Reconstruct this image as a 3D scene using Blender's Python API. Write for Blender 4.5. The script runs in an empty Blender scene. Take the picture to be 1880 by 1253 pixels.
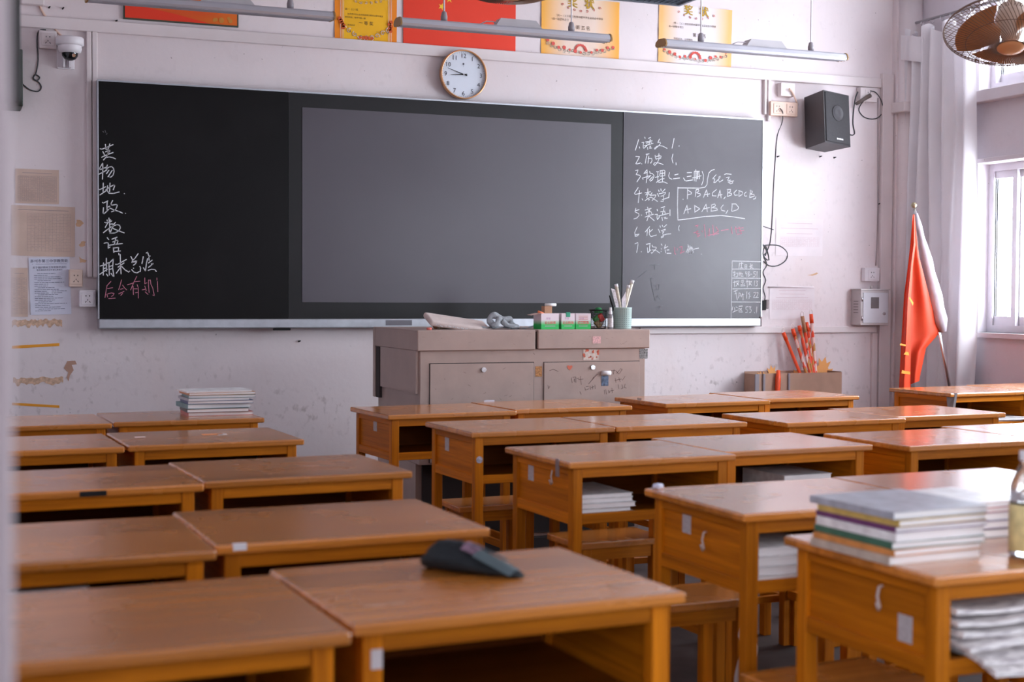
import bpy, bmesh, math, random
from mathutils import Vector, Matrix
random.seed(11)
SC = bpy.context.scene
COL = SC.collection
PI = math.pi
V = Vector

# ------------------------------------------------------------------ camera model (50 mm lens on a 36 mm sensor)
F, CX, CY = 2611.0, 940.0, 626.5
YAW, PITCH, ROLL = math.radians(22.0), math.atan(85.5 / 2611), math.radians(0.31)
FW = V((math.sin(YAW) * math.cos(PITCH), math.cos(YAW) * math.cos(PITCH), -math.sin(PITCH)))
RT0 = V((math.cos(YAW), -math.sin(YAW), 0)); UP0 = RT0.cross(FW)
RT = RT0 * math.cos(ROLL) + UP0 * math.sin(ROLL); UP = RT.cross(FW)
EYE = V((0, 0, 1.25))
def ray(u, v): return FW + RT * (u - CX) / F - UP * (v - CY) / F
def onY(u, v, Y):
    r = ray(u, v); return EYE + r * (Y / r.y)
def onZ(u, v, Z):
    r = ray(u, v); return EYE + r * ((Z - EYE.z) / r.z)
def onX(u, v, X):
    r = ray(u, v); return EYE + r * (X / r.x)
WALL, BOARD = 7.82, 7.74         # front wall plane, face of the blackboard
XR, XL, YB, ZC = 6.0, -0.16, -2.2, 3.35

# ------------------------------------------------------------------ materials
def sRGB(r, g, b):
    f = lambda c: ((c / 255 + 0.055) / 1.055) ** 2.4 if c / 255 > 0.04045 else c / 255 / 12.92
    return (f(r), f(g), f(b), 1)
MC = {}
def mat(name, col, rough=0.6, metal=0.0, var=0.08, scale=6.0, spec=0.5, bump=0.0, bscale=60.0, coat=0.0, trans=0.0, alpha=None, emit=None, estr=0.0):
    if name in MC: return MC[name]
    m = bpy.data.materials.new(name); m.use_nodes = True
    nt = m.node_tree; N = nt.nodes; L = nt.links
    p = N['Principled BSDF']
    p.inputs['Roughness'].default_value = rough; p.inputs['Metallic'].default_value = metal
    p.inputs['Specular IOR Level'].default_value = spec; p.inputs['Coat Weight'].default_value = coat
    p.inputs['Transmission Weight'].default_value = trans
    if alpha is not None: p.inputs['Alpha'].default_value = alpha
    tc = N.new('ShaderNodeTexCoord'); nz = N.new('ShaderNodeTexNoise')
    nz.inputs['Scale'].default_value = scale; nz.inputs['Detail'].default_value = 4
    L.new(tc.outputs['Object'], nz.inputs['Vector'])
    r = N.new('ShaderNodeValToRGB')
    r.color_ramp.elements[0].position = 0.3; r.color_ramp.elements[1].position = 0.7
    c = V(col[:3]); a, b = c * (1 - var), c * (1 + var)
    r.color_ramp.elements[0].color = (a.x, a.y, a.z, 1)
    r.color_ramp.elements[1].color = (min(b.x, 1), min(b.y, 1), min(b.z, 1), 1)
    L.new(nz.outputs['Fac'], r.inputs['Fac']); L.new(r.outputs['Color'], p.inputs['Base Color'])
    if bump:
        n2 = N.new('ShaderNodeTexNoise'); n2.inputs['Scale'].default_value = bscale; n2.inputs['Detail'].default_value = 5
        L.new(tc.outputs['Object'], n2.inputs['Vector'])
        bp = N.new('ShaderNodeBump'); bp.inputs['Strength'].default_value = bump; bp.inputs['Distance'].default_value = 0.01
        L.new(n2.outputs['Fac'], bp.inputs['Height']); L.new(bp.outputs['Normal'], p.inputs['Normal'])
    if emit is not None:
        p.inputs['Emission Color'].default_value = emit; p.inputs['Emission Strength'].default_value = estr
    MC[name] = m
    return m

def wood(axis, name, dark, light, rough, planks=0.0, spec=0.16, bmp=0.10, coat=0.0):
    m = bpy.data.materials.new(name); m.use_nodes = True
    nt = m.node_tree; N = nt.nodes; L = nt.links; p = N['Principled BSDF']
    p.inputs['Specular IOR Level'].default_value = spec; p.inputs['Coat Weight'].default_value = coat; p.inputs['Coat Roughness'].default_value = .17
    tc = N.new('ShaderNodeTexCoord'); oi = N.new('ShaderNodeObjectInfo')
    off = N.new('ShaderNodeVectorMath'); off.operation = 'ADD'
    sc = N.new('ShaderNodeVectorMath'); sc.operation = 'SCALE'; sc.inputs['Scale'].default_value = 37.0
    cmb = N.new('ShaderNodeCombineXYZ')
    for i in range(3): L.new(oi.outputs['Random'], cmb.inputs[i])
    L.new(cmb.outputs[0], sc.inputs[0]); L.new(tc.outputs['Object'], off.inputs[0]); L.new(sc.outputs[0], off.inputs[1])
    mp = N.new('ShaderNodeMapping'); s = [26.0, 26.0, 26.0]; s[axis] = 0.9
    mp.inputs['Scale'].default_value = s
    L.new(off.outputs[0], mp.inputs['Vector'])
    nz = N.new('ShaderNodeTexNoise'); nz.inputs['Scale'].default_value = 1.6; nz.inputs['Detail'].default_value = 6
    nz.inputs['Roughness'].default_value = 0.6; nz.inputs['Distortion'].default_value = 0.12
    L.new(mp.outputs[0], nz.inputs['Vector'])
    fine = N.new('ShaderNodeTexNoise'); fine.inputs['Scale'].default_value = 9.0; fine.inputs['Detail'].default_value = 3
    L.new(mp.outputs[0], fine.inputs['Vector'])
    ramp = N.new('ShaderNodeValToRGB')
    ramp.color_ramp.elements[0].position = 0.26; ramp.color_ramp.elements[0].color = dark
    ramp.color_ramp.elements[1].position = 0.80; ramp.color_ramp.elements[1].color = light
    mx = N.new('ShaderNodeMath'); mx.operation = 'MULTIPLY_ADD'; mx.inputs[1].default_value = 0.3; 
    L.new(fine.outputs['Fac'], mx.inputs[0]); 
    sub = N.new('ShaderNodeMath'); sub.operation = 'MULTIPLY'; sub.inputs[1].default_value = 0.72
    L.new(nz.outputs['Fac'], sub.inputs[0]); L.new(sub.outputs[0], mx.inputs[2])
    L.new(mx.outputs[0], ramp.inputs['Fac'])
    # boards glued side by side: each a little lighter or darker
    last = ramp.outputs['Color']
    hsv = N.new('ShaderNodeHueSaturation')
    val = N.new('ShaderNodeMapRange'); val.inputs['To Min'].default_value = 0.78; val.inputs['To Max'].default_value = 1.18
    if planks:
        sep = N.new('ShaderNodeSeparateXYZ'); L.new(off.outputs[0], sep.inputs[0])
        mu = N.new('ShaderNodeMath'); mu.operation = 'MULTIPLY'; mu.inputs[1].default_value = planks
        L.new(sep.outputs[1 if axis == 0 else (2 if axis == 1 else 0)], mu.inputs[0])
        fl = N.new('ShaderNodeMath'); fl.operation = 'FLOOR'; L.new(mu.outputs[0], fl.inputs[0])
        wn = N.new('ShaderNodeTexWhiteNoise'); wn.noise_dimensions = '1D'; L.new(fl.outputs[0], wn.inputs['W'])
        L.new(wn.outputs['Value'], val.inputs['Value'])
    else:
        L.new(oi.outputs['Random'], val.inputs['Value'])
    L.new(val.outputs[0], hsv.inputs['Value']); L.new(last, hsv.inputs['Color'])
    # knots
    kn = N.new('ShaderNodeTexNoise'); kn.inputs['Scale'].default_value = 5.0; kn.inputs['Detail'].default_value = 1
    mk = N.new('ShaderNodeMapping'); ks = [1.0, 1.0, 1.0]; ks[axis] = 0.45; mk.inputs['Scale'].default_value = ks
    L.new(off.outputs[0], mk.inputs['Vector']); L.new(mk.outputs[0], kn.inputs['Vector'])
    kr = N.new('ShaderNodeValToRGB'); kr.color_ramp.elements[0].position = 0.76; kr.color_ramp.elements[0].color = (0, 0, 0, 1)
    kr.color_ramp.elements[1].position = 0.83; kr.color_ramp.elements[1].color = (0.14, 0.14, 0.14, 1)
    L.new(kn.outputs['Fac'], kr.inputs['Fac'])
    mix = N.new('ShaderNodeMix'); mix.data_type = 'RGBA'
    L.new(kr.outputs['Color'], mix.inputs['Factor']); L.new(hsv.outputs['Color'], mix.inputs['A'])
    mix.inputs['B'].default_value = (dark[0] * 0.35, dark[1] * 0.3, dark[2] * 0.3, 1)
    L.new(mix.outputs['Result'], p.inputs['Base Color'])
    # worn lacquer
    rr = N.new('ShaderNodeMapRange'); rr.inputs['To Min'].default_value = rough - 0.03; rr.inputs['To Max'].default_value = rough + 0.06
    rn = N.new('ShaderNodeTexNoise'); rn.inputs['Scale'].default_value = 7.0; L.new(off.outputs[0], rn.inputs['Vector'])
    L.new(rn.outputs['Fac'], rr.inputs['Value']); L.new(rr.outputs[0], p.inputs['Roughness'])
    bp = N.new('ShaderNodeBump'); bp.inputs['Strength'].default_value = bmp; bp.inputs['Distance'].default_value = 0.002
    if bmp > .02: L.new(nz.outputs['Fac'], bp.inputs['Height']); L.new(bp.outputs['Normal'], p.inputs['Normal'])
    MC[name] = m
    return m

D_, L_ = (0.30, 0.078, 0.003, 1), (0.78, 0.245, 0.008, 1)
WX = wood(0, 'wood grain along x', D_, L_, 0.42)
WY = wood(1, 'wood grain along y', D_, L_, 0.42, 9.0)
WZ = wood(2, 'wood grain along z', D_, L_, 0.42)
WD = wood(0, 'shade darkened inner boards', (0.10, 0.022, 0.001, 1), (0.20, 0.05, 0.002, 1), 0.5)  # desk wood darkened, shade inside the box put into its colour
WS = wood(0, 'shade darkened shelf boards', (0.16, 0.038, 0.002, 1), (0.32, 0.09, 0.004, 1), 0.45)  # shelf colour lowered to stand for the shade under the desktop
WT = wood(0, 'wood desk top boards', (0.40, 0.125, 0.017, 1), (0.80, 0.285, 0.043, 1), 0.25, 8.0, 0.7, 0.008, 0.85)

def wallmat(name, base, dirt, amount):
    m = bpy.data.materials.new(name); m.use_nodes = True
    nt = m.node_tree; N = nt.nodes; L = nt.links; p = N['Principled BSDF']
    p.inputs['Roughness'].default_value = 0.75; p.inputs['Specular IOR Level'].default_value = 0.25
    tc = N.new('ShaderNodeTexCoord')
    def noise(s, d, mpv=None):
        n = N.new('ShaderNodeTexNoise'); n.inputs['Scale'].default_value = s; n.inputs['Detail'].default_value = d
        if mpv:
            k = N.new('ShaderNodeMapping'); k.inputs['Scale'].default_value = mpv
            L.new(tc.outputs['Object'], k.inputs['Vector']); L.new(k.outputs[0], n.inputs['Vector'])
        else: L.new(tc.outputs['Object'], n.inputs['Vector'])
        return n
    def ramp(n, a, b):
        r = N.new('ShaderNodeMapRange'); r.inputs['From Min'].default_value = a; r.inputs['From Max'].default_value = b
        L.new(n.outputs['Fac'], r.inputs['Value']); return r.outputs[0]
    def mul(a, v):
        k = N.new('ShaderNodeMath'); k.operation = 'MULTIPLY'; L.new(a, k.inputs[0])
        if isinstance(v, float): k.inputs[1].default_value = v
        else: L.new(v, k.inputs[1])
        return k.outputs[0]
    def mix(a, b, f):
        k = N.new('ShaderNodeMix'); k.data_type = 'RGBA'; L.new(f, k.inputs['Factor'])
        if isinstance(a, tuple): k.inputs['A'].default_value = a
        else: L.new(a, k.inputs['A'])
        k.inputs['B'].default_value = b; return k.outputs['Result']
    c = mix(base, tuple(x * 0.86 for x in base[:3]) + (1,), mul(ramp(noise(1.1, 5), 0.42, 0.66), 0.7))
    c = mix(c, (base[0] * 0.92, base[1] * 0.82, base[2] * 0.76, 1), mul(ramp(noise(2.3, 6, (1, 1, 0.5)), 0.55, 0.75), 0.5 * amount))
    # grime is thicker low on the wall, where it is touched
    sp = N.new('ShaderNodeSeparateXYZ'); L.new(tc.outputs['Object'], sp.inputs[0])
    lo = N.new('ShaderNodeMapRange'); lo.inputs['From Min'].default_value = 1.7; lo.inputs['From Max'].default_value = 0.7
    lo.inputs['To Min'].default_value = 0.16; lo.inputs['To Max'].default_value = 1.0
    L.new(sp.outputs[2], lo.inputs['Value'])
    scr = mul(ramp(noise(23, 12, (1.3, 1, 0.9)), 0.56, 0.70), ramp(noise(2.1, 3), 0.40, 0.62))
    c = mix(c, dirt, mul(mul(scr, lo.outputs[0]), 0.75 * amount))
    spk = ramp(noise(38, 2), 0.745, 0.775)
    c = mix(c, (dirt[0] * 0.45, dirt[1] * 0.4, dirt[2] * 0.4, 1), mul(spk, 0.8 * amount))
    L.new(c, p.inputs['Base Color'])
    bp = N.new('ShaderNodeBump'); bp.inputs['Strength'].default_value = 0.25; bp.inputs['Distance'].default_value = 0.004
    L.new(noise(28, 6).outputs['Fac'], bp.inputs['Height']); L.new(bp.outputs['Normal'], p.inputs['Normal'])
    return m
WALLM = wallmat('whitewashed plaster', (0.79, 0.705, 0.715, 1), (0.38, 0.31, 0.30, 1), 0.85)
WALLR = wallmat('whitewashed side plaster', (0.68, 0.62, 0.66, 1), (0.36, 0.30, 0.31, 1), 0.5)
CEIL = mat('ceiling paint', (0.56, 0.54, 0.56), 0.8, var=0.03)
PLAST = mat('aged white plastic', (0.74, 0.66, 0.66), 0.45, var=0.06, scale=3)
PLASTW = mat('white plastic', (0.78, 0.74, 0.77), 0.4, var=0.03)
PLASTY = mat('yellowed plastic', (0.74, 0.52, 0.42), 0.45, var=0.06)
BLACK = mat('black plastic', (0.010, 0.008, 0.008), 0.6, var=0.1, spec=.25)
HOLE = mat('dark recess', (0.01, 0.008, 0.008), 0.9, var=0.05)
CABLE = mat('cable rubber', (0.04, 0.045, 0.05), 0.5, var=0.1)
CHALK = mat('white chalk', (0.72, 0.72, 0.74), 0.95, var=0.15, scale=180)
CHALKP = mat('pink chalk', (0.62, 0.22, 0.30), 0.95, var=0.2, scale=180)
CHALKF = mat('faint wiped chalk', (0.13, 0.13, 0.14), 0.95, var=0.2, scale=180)
ALU = mat('brushed aluminium', (0.50, 0.52, 0.56), 0.38, metal=0.85, var=0.08, scale=20)
ALUD = mat('dark edge metal', (0.16, 0.15, 0.16), 0.4, metal=0.5)
WFRAME = mat('window frame aluminium', (0.62, 0.58, 0.62), 0.45, metal=0.2, var=0.04)
PAPER = mat('white paper', (0.80, 0.78, 0.80), 0.9, var=0.03, scale=30)
PAPERO = mat('aged paper', (0.62, 0.46, 0.38), 0.9, var=0.07, scale=8)
PAPERB = mat('bluish white paper', (0.66, 0.67, 0.78), 0.9, var=0.04, scale=8)
PAPERF = mat('faded wall paper', (0.80, 0.72, 0.74), 0.9, var=0.05, scale=8)
INK = mat('printed ink', (0.07, 0.06, 0.08), 0.9, var=0.1)
INKL = mat('faint printed ink', (0.42, 0.33, 0.32), 0.9, var=0.1)
INKF = mat('faded pink print', (0.66, 0.52, 0.54), 0.9, var=0.1)
TAPEO = mat('orange tape', (0.80, 0.33, 0.02), 0.5, var=0.08)
TAPEB = mat('peeled tape residue', (0.60, 0.40, 0.28), 0.7, var=0.25, scale=60)
STEEL = mat('podium enamel', (0.43, 0.315, 0.275), 0.42, var=0.07, scale=9, bump=0.04, bscale=40)
STEELD = mat('podium shadow gap', (0.03, 0.02, 0.02), 0.7)
CHROME = mat('chrome', (0.7, 0.7, 0.72), 0.18, metal=1.0, var=0.02)
GREYB = mat('grey painted steel', (0.55, 0.50, 0.50), 0.4, metal=0.2, var=0.05)
RED = mat('red poster paper', (0.80, 0.035, 0.006), 0.55, var=0.03, scale=2)
YEL = mat('yellow print', (0.95, 0.55, 0.03), 0.6, var=0.03)

def glassmat():
    m = bpy.data.materials.new('window glass'); m.use_nodes = True
    nt = m.node_tree; N = nt.nodes; L = nt.links
    N.remove(N['Principled BSDF'])
    out = N['Material Output']; t = N.new('ShaderNodeBsdfTransparent'); g = N.new('ShaderNodeBsdfGlossy'); g.inputs['Roughness'].default_value = 0.02
    nz = N.new('ShaderNodeTexNoise'); nz.inputs['Scale'].default_value = 3
    r = N.new('ShaderNodeValToRGB'); r.color_ramp.elements[0].color = (0.93, 0.95, 0.96, 1); r.color_ramp.elements[1].color = (0.98, 0.99, 1, 1)
    L.new(nz.outputs['Fac'], r.inputs['Fac']); L.new(r.outputs['Color'], t.inputs['Color'])
    mx = N.new('ShaderNodeMixShader'); mx.inputs[0].default_value = .05; L.new(t.outputs[0], mx.inputs[1]); L.new(g.outputs[0], mx.inputs[2])
    L.new(mx.outputs[0], out.inputs['Surface'])
    return m
GLASS = glassmat()

# ------------------------------------------------------------------ mesh builder
class MB:
    def __init__(s): s.bm = bmesh.new(); s.mi = 0
    def _fin(s, fs, smooth=False):
        for f in fs: f.material_index = s.mi; f.smooth = smooth
    def box(s, x0, y0, z0, x1, y1, z1, bev=0.0, M=None, seg=1):
        t = bmesh.new()
        bmesh.ops.create_cube(t, size=1)
        for v in t.verts:
            v.co = V((x0 + (x1 - x0) * (v.co.x + .5), y0 + (y1 - y0) * (v.co.y + .5), z0 + (z1 - z0) * (v.co.z + .5)))
        if bev: bmesh.ops.bevel(t, geom=t.edges[:], offset=bev, segments=seg, affect='EDGES', profile=0.5)
        return s._merge(t, M)
    def _merge(s, t, M=None, smooth=False):
        if M is not None: t.transform(M)
        vm = {}
        for v in t.verts: vm[v] = s.bm.verts.new(v.co)
        for f in t.faces:
            try: nf = s.bm.faces.new([vm[v] for v in f.verts])
            except ValueError: continue
            nf.material_index = s.mi; nf.smooth = smooth or f.smooth
        t.free(); return s
    def poly(s, pts, smooth=False):
        vs = [s.bm.verts.new(V(p)) for p in pts]
        try: f = s.bm.faces.new(vs); f.material_index = s.mi; f.smooth = smooth
        except ValueError: pass
        return s
    def prism(s, pts, d, smooth=False):
        """pts: 3-D outline, d: extrusion vector"""
        d = V(d); a = [V(p) for p in pts]; n = len(a)
        A = [s.bm.verts.new(p) for p in a]; B = [s.bm.verts.new(p + d) for p in a]
        fs = []
        for vs in (A[::-1], B):
            try: fs.append(s.bm.faces.new(vs))
            except ValueError: pass
        for i in range(n):
            f = s.bm.faces.new([A[i], A[(i + 1) % n], B[(i + 1) % n], B[i]]); fs.append(f); f.smooth = smooth
        for f in fs: f.material_index = s.mi
        return s
    def cyl(s, p0, p1, r, n=14, r2=None, cap=True):
        p0, p1 = V(p0), V(p1); r2 = r if r2 is None else r2
        ax = (p1 - p0).normalized(); u = ax.orthogonal().normalized(); w = ax.cross(u)
        A = [s.bm.verts.new(p0 + (u * math.cos(2 * PI * i / n) + w * math.sin(2 * PI * i / n)) * r) for i in range(n)]
        B = [s.bm.verts.new(p1 + (u * math.cos(2 * PI * i / n) + w * math.sin(2 * PI * i / n)) * r2) for i in range(n)]
        for i in range(n):
            f = s.bm.faces.new([A[i], A[(i + 1) % n], B[(i + 1) % n], B[i]]); f.smooth = True; f.material_index = s.mi
        if cap:
            for vs in (A[::-1], B): f = s.bm.faces.new(vs); f.material_index = s.mi
        return s
    def tube(s, pts, r, n=6, closed=False):
        P = [V(p) for p in pts]; m = len(P); rings = []; u = None
        for i, p in enumerate(P):
            if closed: t = (P[(i + 1) % m] - P[i - 1])
            else: t = (P[min(i + 1, m - 1)] - P[max(i - 1, 0)])
            t = t.normalized() if t.length > 1e-9 else V((0, 0, 1))
            if u is None: u = t.orthogonal().normalized()
            else:
                u = u - t * u.dot(t); u = u.normalized() if u.length > 1e-6 else t.orthogonal().normalized()
            w = t.cross(u); rr = r[i] if isinstance(r, (list, tuple)) else r
            rings.append([s.bm.verts.new(p + (u * math.cos(2 * PI * k / n) + w * math.sin(2 * PI * k / n)) * rr) for k in range(n)])
        for i in range(m if closed else m - 1):
            a, b = rings[i], rings[(i + 1) % m]
            for k in range(n):
                f = s.bm.faces.new([a[k], a[(k + 1) % n], b[(k + 1) % n], b[k]]); f.smooth = True; f.material_index = s.mi
        if not closed:
            for vs in (rings[0][::-1], rings[-1]):
                try: f = s.bm.faces.new(vs); f.material_index = s.mi
                except ValueError: pass
        return s
    def lathe(s, prof, n=24, M=None, smooth=True):
        M = M or Matrix(); rings = []
        for r, z in prof:
            rings.append([s.bm.verts.new(M @ V((max(r, 1e-5) * math.cos(2 * PI * k / n), max(r, 1e-5) * math.sin(2 * PI * k / n), z))) for k in range(n)])
        for a, b in zip(rings, rings[1:]):
            for k in range(n):
                f = s.bm.faces.new([a[k], a[(k + 1) % n], b[(k + 1) % n], b[k]]); f.smooth = smooth; f.material_index = s.mi
        return s
    def grid(s, fn, nu, nv, smooth=True):
        g = [[s.bm.verts.new(V(fn(i / nu, j / nv))) for j in range(nv + 1)] for i in range(nu + 1)]
        for i in range(nu):
            for j in range(nv):
                f = s.bm.faces.new([g[i][j], g[i + 1][j], g[i + 1][j + 1], g[i][j + 1]]); f.smooth = smooth; f.material_index = s.mi
        return s
    def ribbon(s, pts, w, y=0.0):
        """flat stroke in the xz plane, facing -y, joints overlapped"""
        for (a, b) in zip(pts, pts[1:]):
            a, b = V((a[0], y, a[1])), V((b[0], y, b[1])); d = b - a
            if d.length < 1e-6: d = V((w * 0.5, 0, 0)); b = a + d
            t = d.normalized(); nrm = V((-t.z, 0, t.x)) * w; e = t * w * 0.8
            s.poly([a - e - nrm * .6, a - e * 1.2, a - e + nrm * .6, a + nrm, b + nrm, b + e + nrm * .6, b + e * 1.2, b + e - nrm * .6, b - nrm, a - nrm])
        return s
    def mesh(s, name, mats):
        me = bpy.data.meshes.new(name)
        bmesh.ops.recalc_face_normals(s.bm, faces=s.bm.faces[:])
        s.bm.to_mesh(me); s.bm.free()
        for m in (mats if isinstance(mats, (list, tuple)) else [mats]): me.materials.append(m)
        return me
    def build(s, name, mats, parent=None, loc=None, rot=None):
        o = bpy.data.objects.new(name, s.mesh(name, mats)); COL.objects.link(o)
        if parent is not None: o.parent = parent
        if loc is not None: o.location = loc
        if rot is not None: o.rotation_euler = rot
        return o

def tag(o, label=None, cat=None, group=None, kind=None):
    if label: o['label'] = label
    if cat: o['category'] = cat
    if group: o['group'] = group
    if kind: o['kind'] = kind
    return o
def thing(name, label, cat, loc=(0, 0, 0), rz=0.0, group=None, rot=None):
    o = bpy.data.objects.new(name, None); COL.objects.link(o); o.empty_display_size = 0.05
    o.location = loc; o.rotation_euler = rot if rot else (0, 0, rz)
    return tag(o, label, cat, group)
def struct(o): return tag(o, kind='structure')
def copy_tree(o, parent=None, skip=()):
    c = o.copy(); COL.objects.link(c); c.parent = parent
    for ch in [x for x in list(bpy.data.objects) if x.parent == o]:
        if ch.name.split('.')[0] in skip: continue
        copy_tree(ch, c)
    return c
def text_into(mb, body, size, M, align='CENTER', bold=0.0, squeeze=1.0, sp=1.0):
    c = bpy.data.curves.new('t', 'FONT'); c.body = body; c.size = size; c.align_x = align; c.offset = bold; c.space_character = sp
    c.resolution_u = 2
    o = bpy.data.objects.new('t', c); COL.objects.link(o)
    dg = bpy.context.evaluated_depsgraph_get(); dg.update()
    me = bpy.data.meshes.new_from_object(o.evaluated_get(dg))
    bpy.data.objects.remove(o); bpy.data.curves.remove(c)
    t = bmesh.new(); t.from_mesh(me); bpy.data.meshes.remove(me)
    t.transform(M @ Matrix.Diagonal((squeeze, 1, 1, 1)))
    mb._merge(t)
RX90 = Matrix.Rotation(PI / 2, 4, 'X')
def wtext(mb, body, size, x, z, y=0.0, rot=0.0, **k):
    """text upright on a plane facing -y"""
    text_into(mb, body, size, Matrix.Translation((x, y, z)) @ Matrix.Rotation(-rot, 4, 'Y') @ RX90, **k)

# ------------------------------------------------------------------ the room
def wall_with_holes(name, axis, pos, thick, a0, a1, z0, z1, holes, m):
    """axis 'x': wall plane x=pos running along y; 'y': plane y=pos running along x"""
    mb = MB()
    def put(s0, s1, za, zb):
        if s1 - s0 < 1e-4 or zb - za < 1e-4: return
        if axis == 'x': mb.box(pos, s0, za, pos + thick, s1, zb)
        else: mb.box(s0, pos, za, s1, pos + thick, zb)
    cuts = sorted({a0, a1, *[h[0] for h in holes], *[h[1] for h in holes]})
    for s0, s1 in zip(cuts, cuts[1:]):
        mid = (s0 + s1) / 2; hs = sorted([h for h in holes if h[0] < mid < h[1]], key=lambda h: h[2])
        z = z0
        for h in hs: put(s0, s1, z, h[2]); z = h[3]
        put(s0, s1, z, z1)
    return struct(mb.build(name, m))
struct(MB().box(XL - .2, YB - .2, -.12, XR + .25, WALL + .2, 0).build('floor', None or mat('worn concrete floor', (0.055, 0.038, 0.036), 0.62, spec=.25, var=0.35, scale=5, bump=0.08, bscale=14)))
struct(MB().box(XL - .2, YB - .2, ZC, XR + .25, WALL + .2, ZC + .12).build('ceiling', CEIL))
struct(MB().box(XL - .2, WALL, 0, XR + .25, WALL + .2, ZC).build('wall_front', WALLM))
WINS = [(3.9, 7.14), (-2.0, .6)]  # second opening is unseen, put in to brighten the screen's reflection
ZS, ZT, ZU0, ZU1 = 1.03, 2.075, 2.53, 3.20
holes = []
for a, b in WINS: holes += [(a, b, ZS, ZT), (a, b, ZU0, ZU1)]
wall_with_holes('wall_right', 'x', XR, .25, YB - .2, WALL, 0, ZC, holes, WALLR)
lholes = [(-1.9, -.2, .9, 2.4)]  # unseen opening, kept and enlarged to light the near pillar
wall_with_holes('wall_left', 'x', XL - .2, .2, YB - .2, WALL, 0, ZC, lholes, WALLR)
struct(MB().box(XL - .2, YB - .2, 0, XR + .25, YB, ZC).build('wall_back', mat('grey back plaster', (.34, .31, .33), .8, var=.06)))

def window(n, a, b, z0, z1, x, depth, sash=3, bounds=None):
    """aluminium sliding window filling a hole along y in a wall at x"""
    mb = MB(); w = .045
    xa, xb = x, x + .07
    mb.box(xa, a, z0, xb, b, z0 + w); mb.box(xa, a, z1 - w, xb, b, z1)
    mb.box(xa, a, z0 + w, xb, a + w, z1 - w); mb.box(xa, b - w, z0 + w, xb, b, z1 - w)
    o = struct(mb.build('window_%d' % n, WFRAME))
    bd = bounds or [a + k * (b - a) / sash for k in range(sash + 1)]
    for k in range(len(bd) - 1):
        y0, y1 = bd[k] - (.022 if k else 0), bd[k + 1] + (.022 if k < len(bd) - 2 else 0); off = .012 if k % 2 else .04
        s = MB(); r = .045; zb = z0 + w
        s.box(xa + off + .001, y0 + r, zb, xa + off + .021, y1 - r, zb + .055)
        s.box(xa + off + .001, y0 + r, z1 - w - .045, xa + off + .021, y1 - r, z1 - w)
        s.box(xa + off, y0 + .005, zb, xa + off + .022, y0 + r, z1 - w); s.box(xa + off, y1 - r, zb, xa + off + .022, y1 - .005, z1 - w)
        so = s.build('sash_frame', WFRAME, o)
        MB().box(xa + off + .009, y0 + r, zb + .055, xa + off + .013, y1 - r, z1 - w - .045).build('pane', GLASS, so)
    return o
n = 1
for a, b in WINS:
    o = window(n, a, b, ZS, ZT, XR + .09, 1, 3, [3.9, 4.9, 5.9, 6.92, 7.14] if n == 1 else None); n += 1
    MB().box(XR - .035, a - .05, ZS - .03, XR + .09, b + .05, ZS).build('window_sill', WALLR, o)
    window(n, a, b, ZU0, ZU1, XR + .09, 1, 3); n += 1
for a, b, z0, z1 in lholes:
    window(n, a, b, z0, z1, XL - .15, 1, 3); n += 1
# ledges above and below the plaster band between the two window rows
struct(MB().box(XR - .07, YB, 2.445, XR, 7.17, ZU0 - .012, .004).build('trim_1', WALLR))
struct(MB().box(XR - .03, YB, ZT, XR, 7.17, ZT + .03, .003).build('trim_2', WALLR))
# plastic cable trunking on the front wall
TR = [('trim_3', .30, 5.76, 2.619, 2.681), ('trim_4', .735, .760, 1.33, 2.619), ('trim_5', .764, .79, 1.33, 2.619),
      ('trim_6', 4.868, 4.885, 2.40, 2.619), ('trim_7', 4.895, 4.915, 2.36, 2.619), ('trim_8', 5.762, 5.85, .02, 2.715),
      ('trim_9', 4.0, 5.74, 1.012, 1.052), ('trim_10', 5.715, 5.757, .02, 1.010)]
for nm, x0, x1, z0, z1 in TR:
    struct(MB().box(x0, WALL - (.022 if nm not in ('trim_8',) else .034), z0, x1, WALL, z1, .003).build(nm, PLAST))
# round downpipe boxed into the corner, with a collar
mb = MB(); mb.box(5.855, WALL - .05, 0, XR, WALL, ZC); mb.cyl((5.945, WALL - .07, 0), (5.945, WALL - .07, ZC), .078, 24)
struct(mb.build('trim_11', WALLM))
mb = MB(); mb.box(5.83, WALL - .165, 2.455, XR - .002, WALL, 2.522, .004); struct(mb.build('trim_12', PLAST))

# pale door-frame pillar close to the camera, with its dark hinge strip
struct(MB().box(XL, .90, 0, .0415, 1.06, ZC, .006, seg=2).build('door_1', mat('door frame paint', (0.50, 0.42, 0.43), 0.6, var=0.04)))

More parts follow.
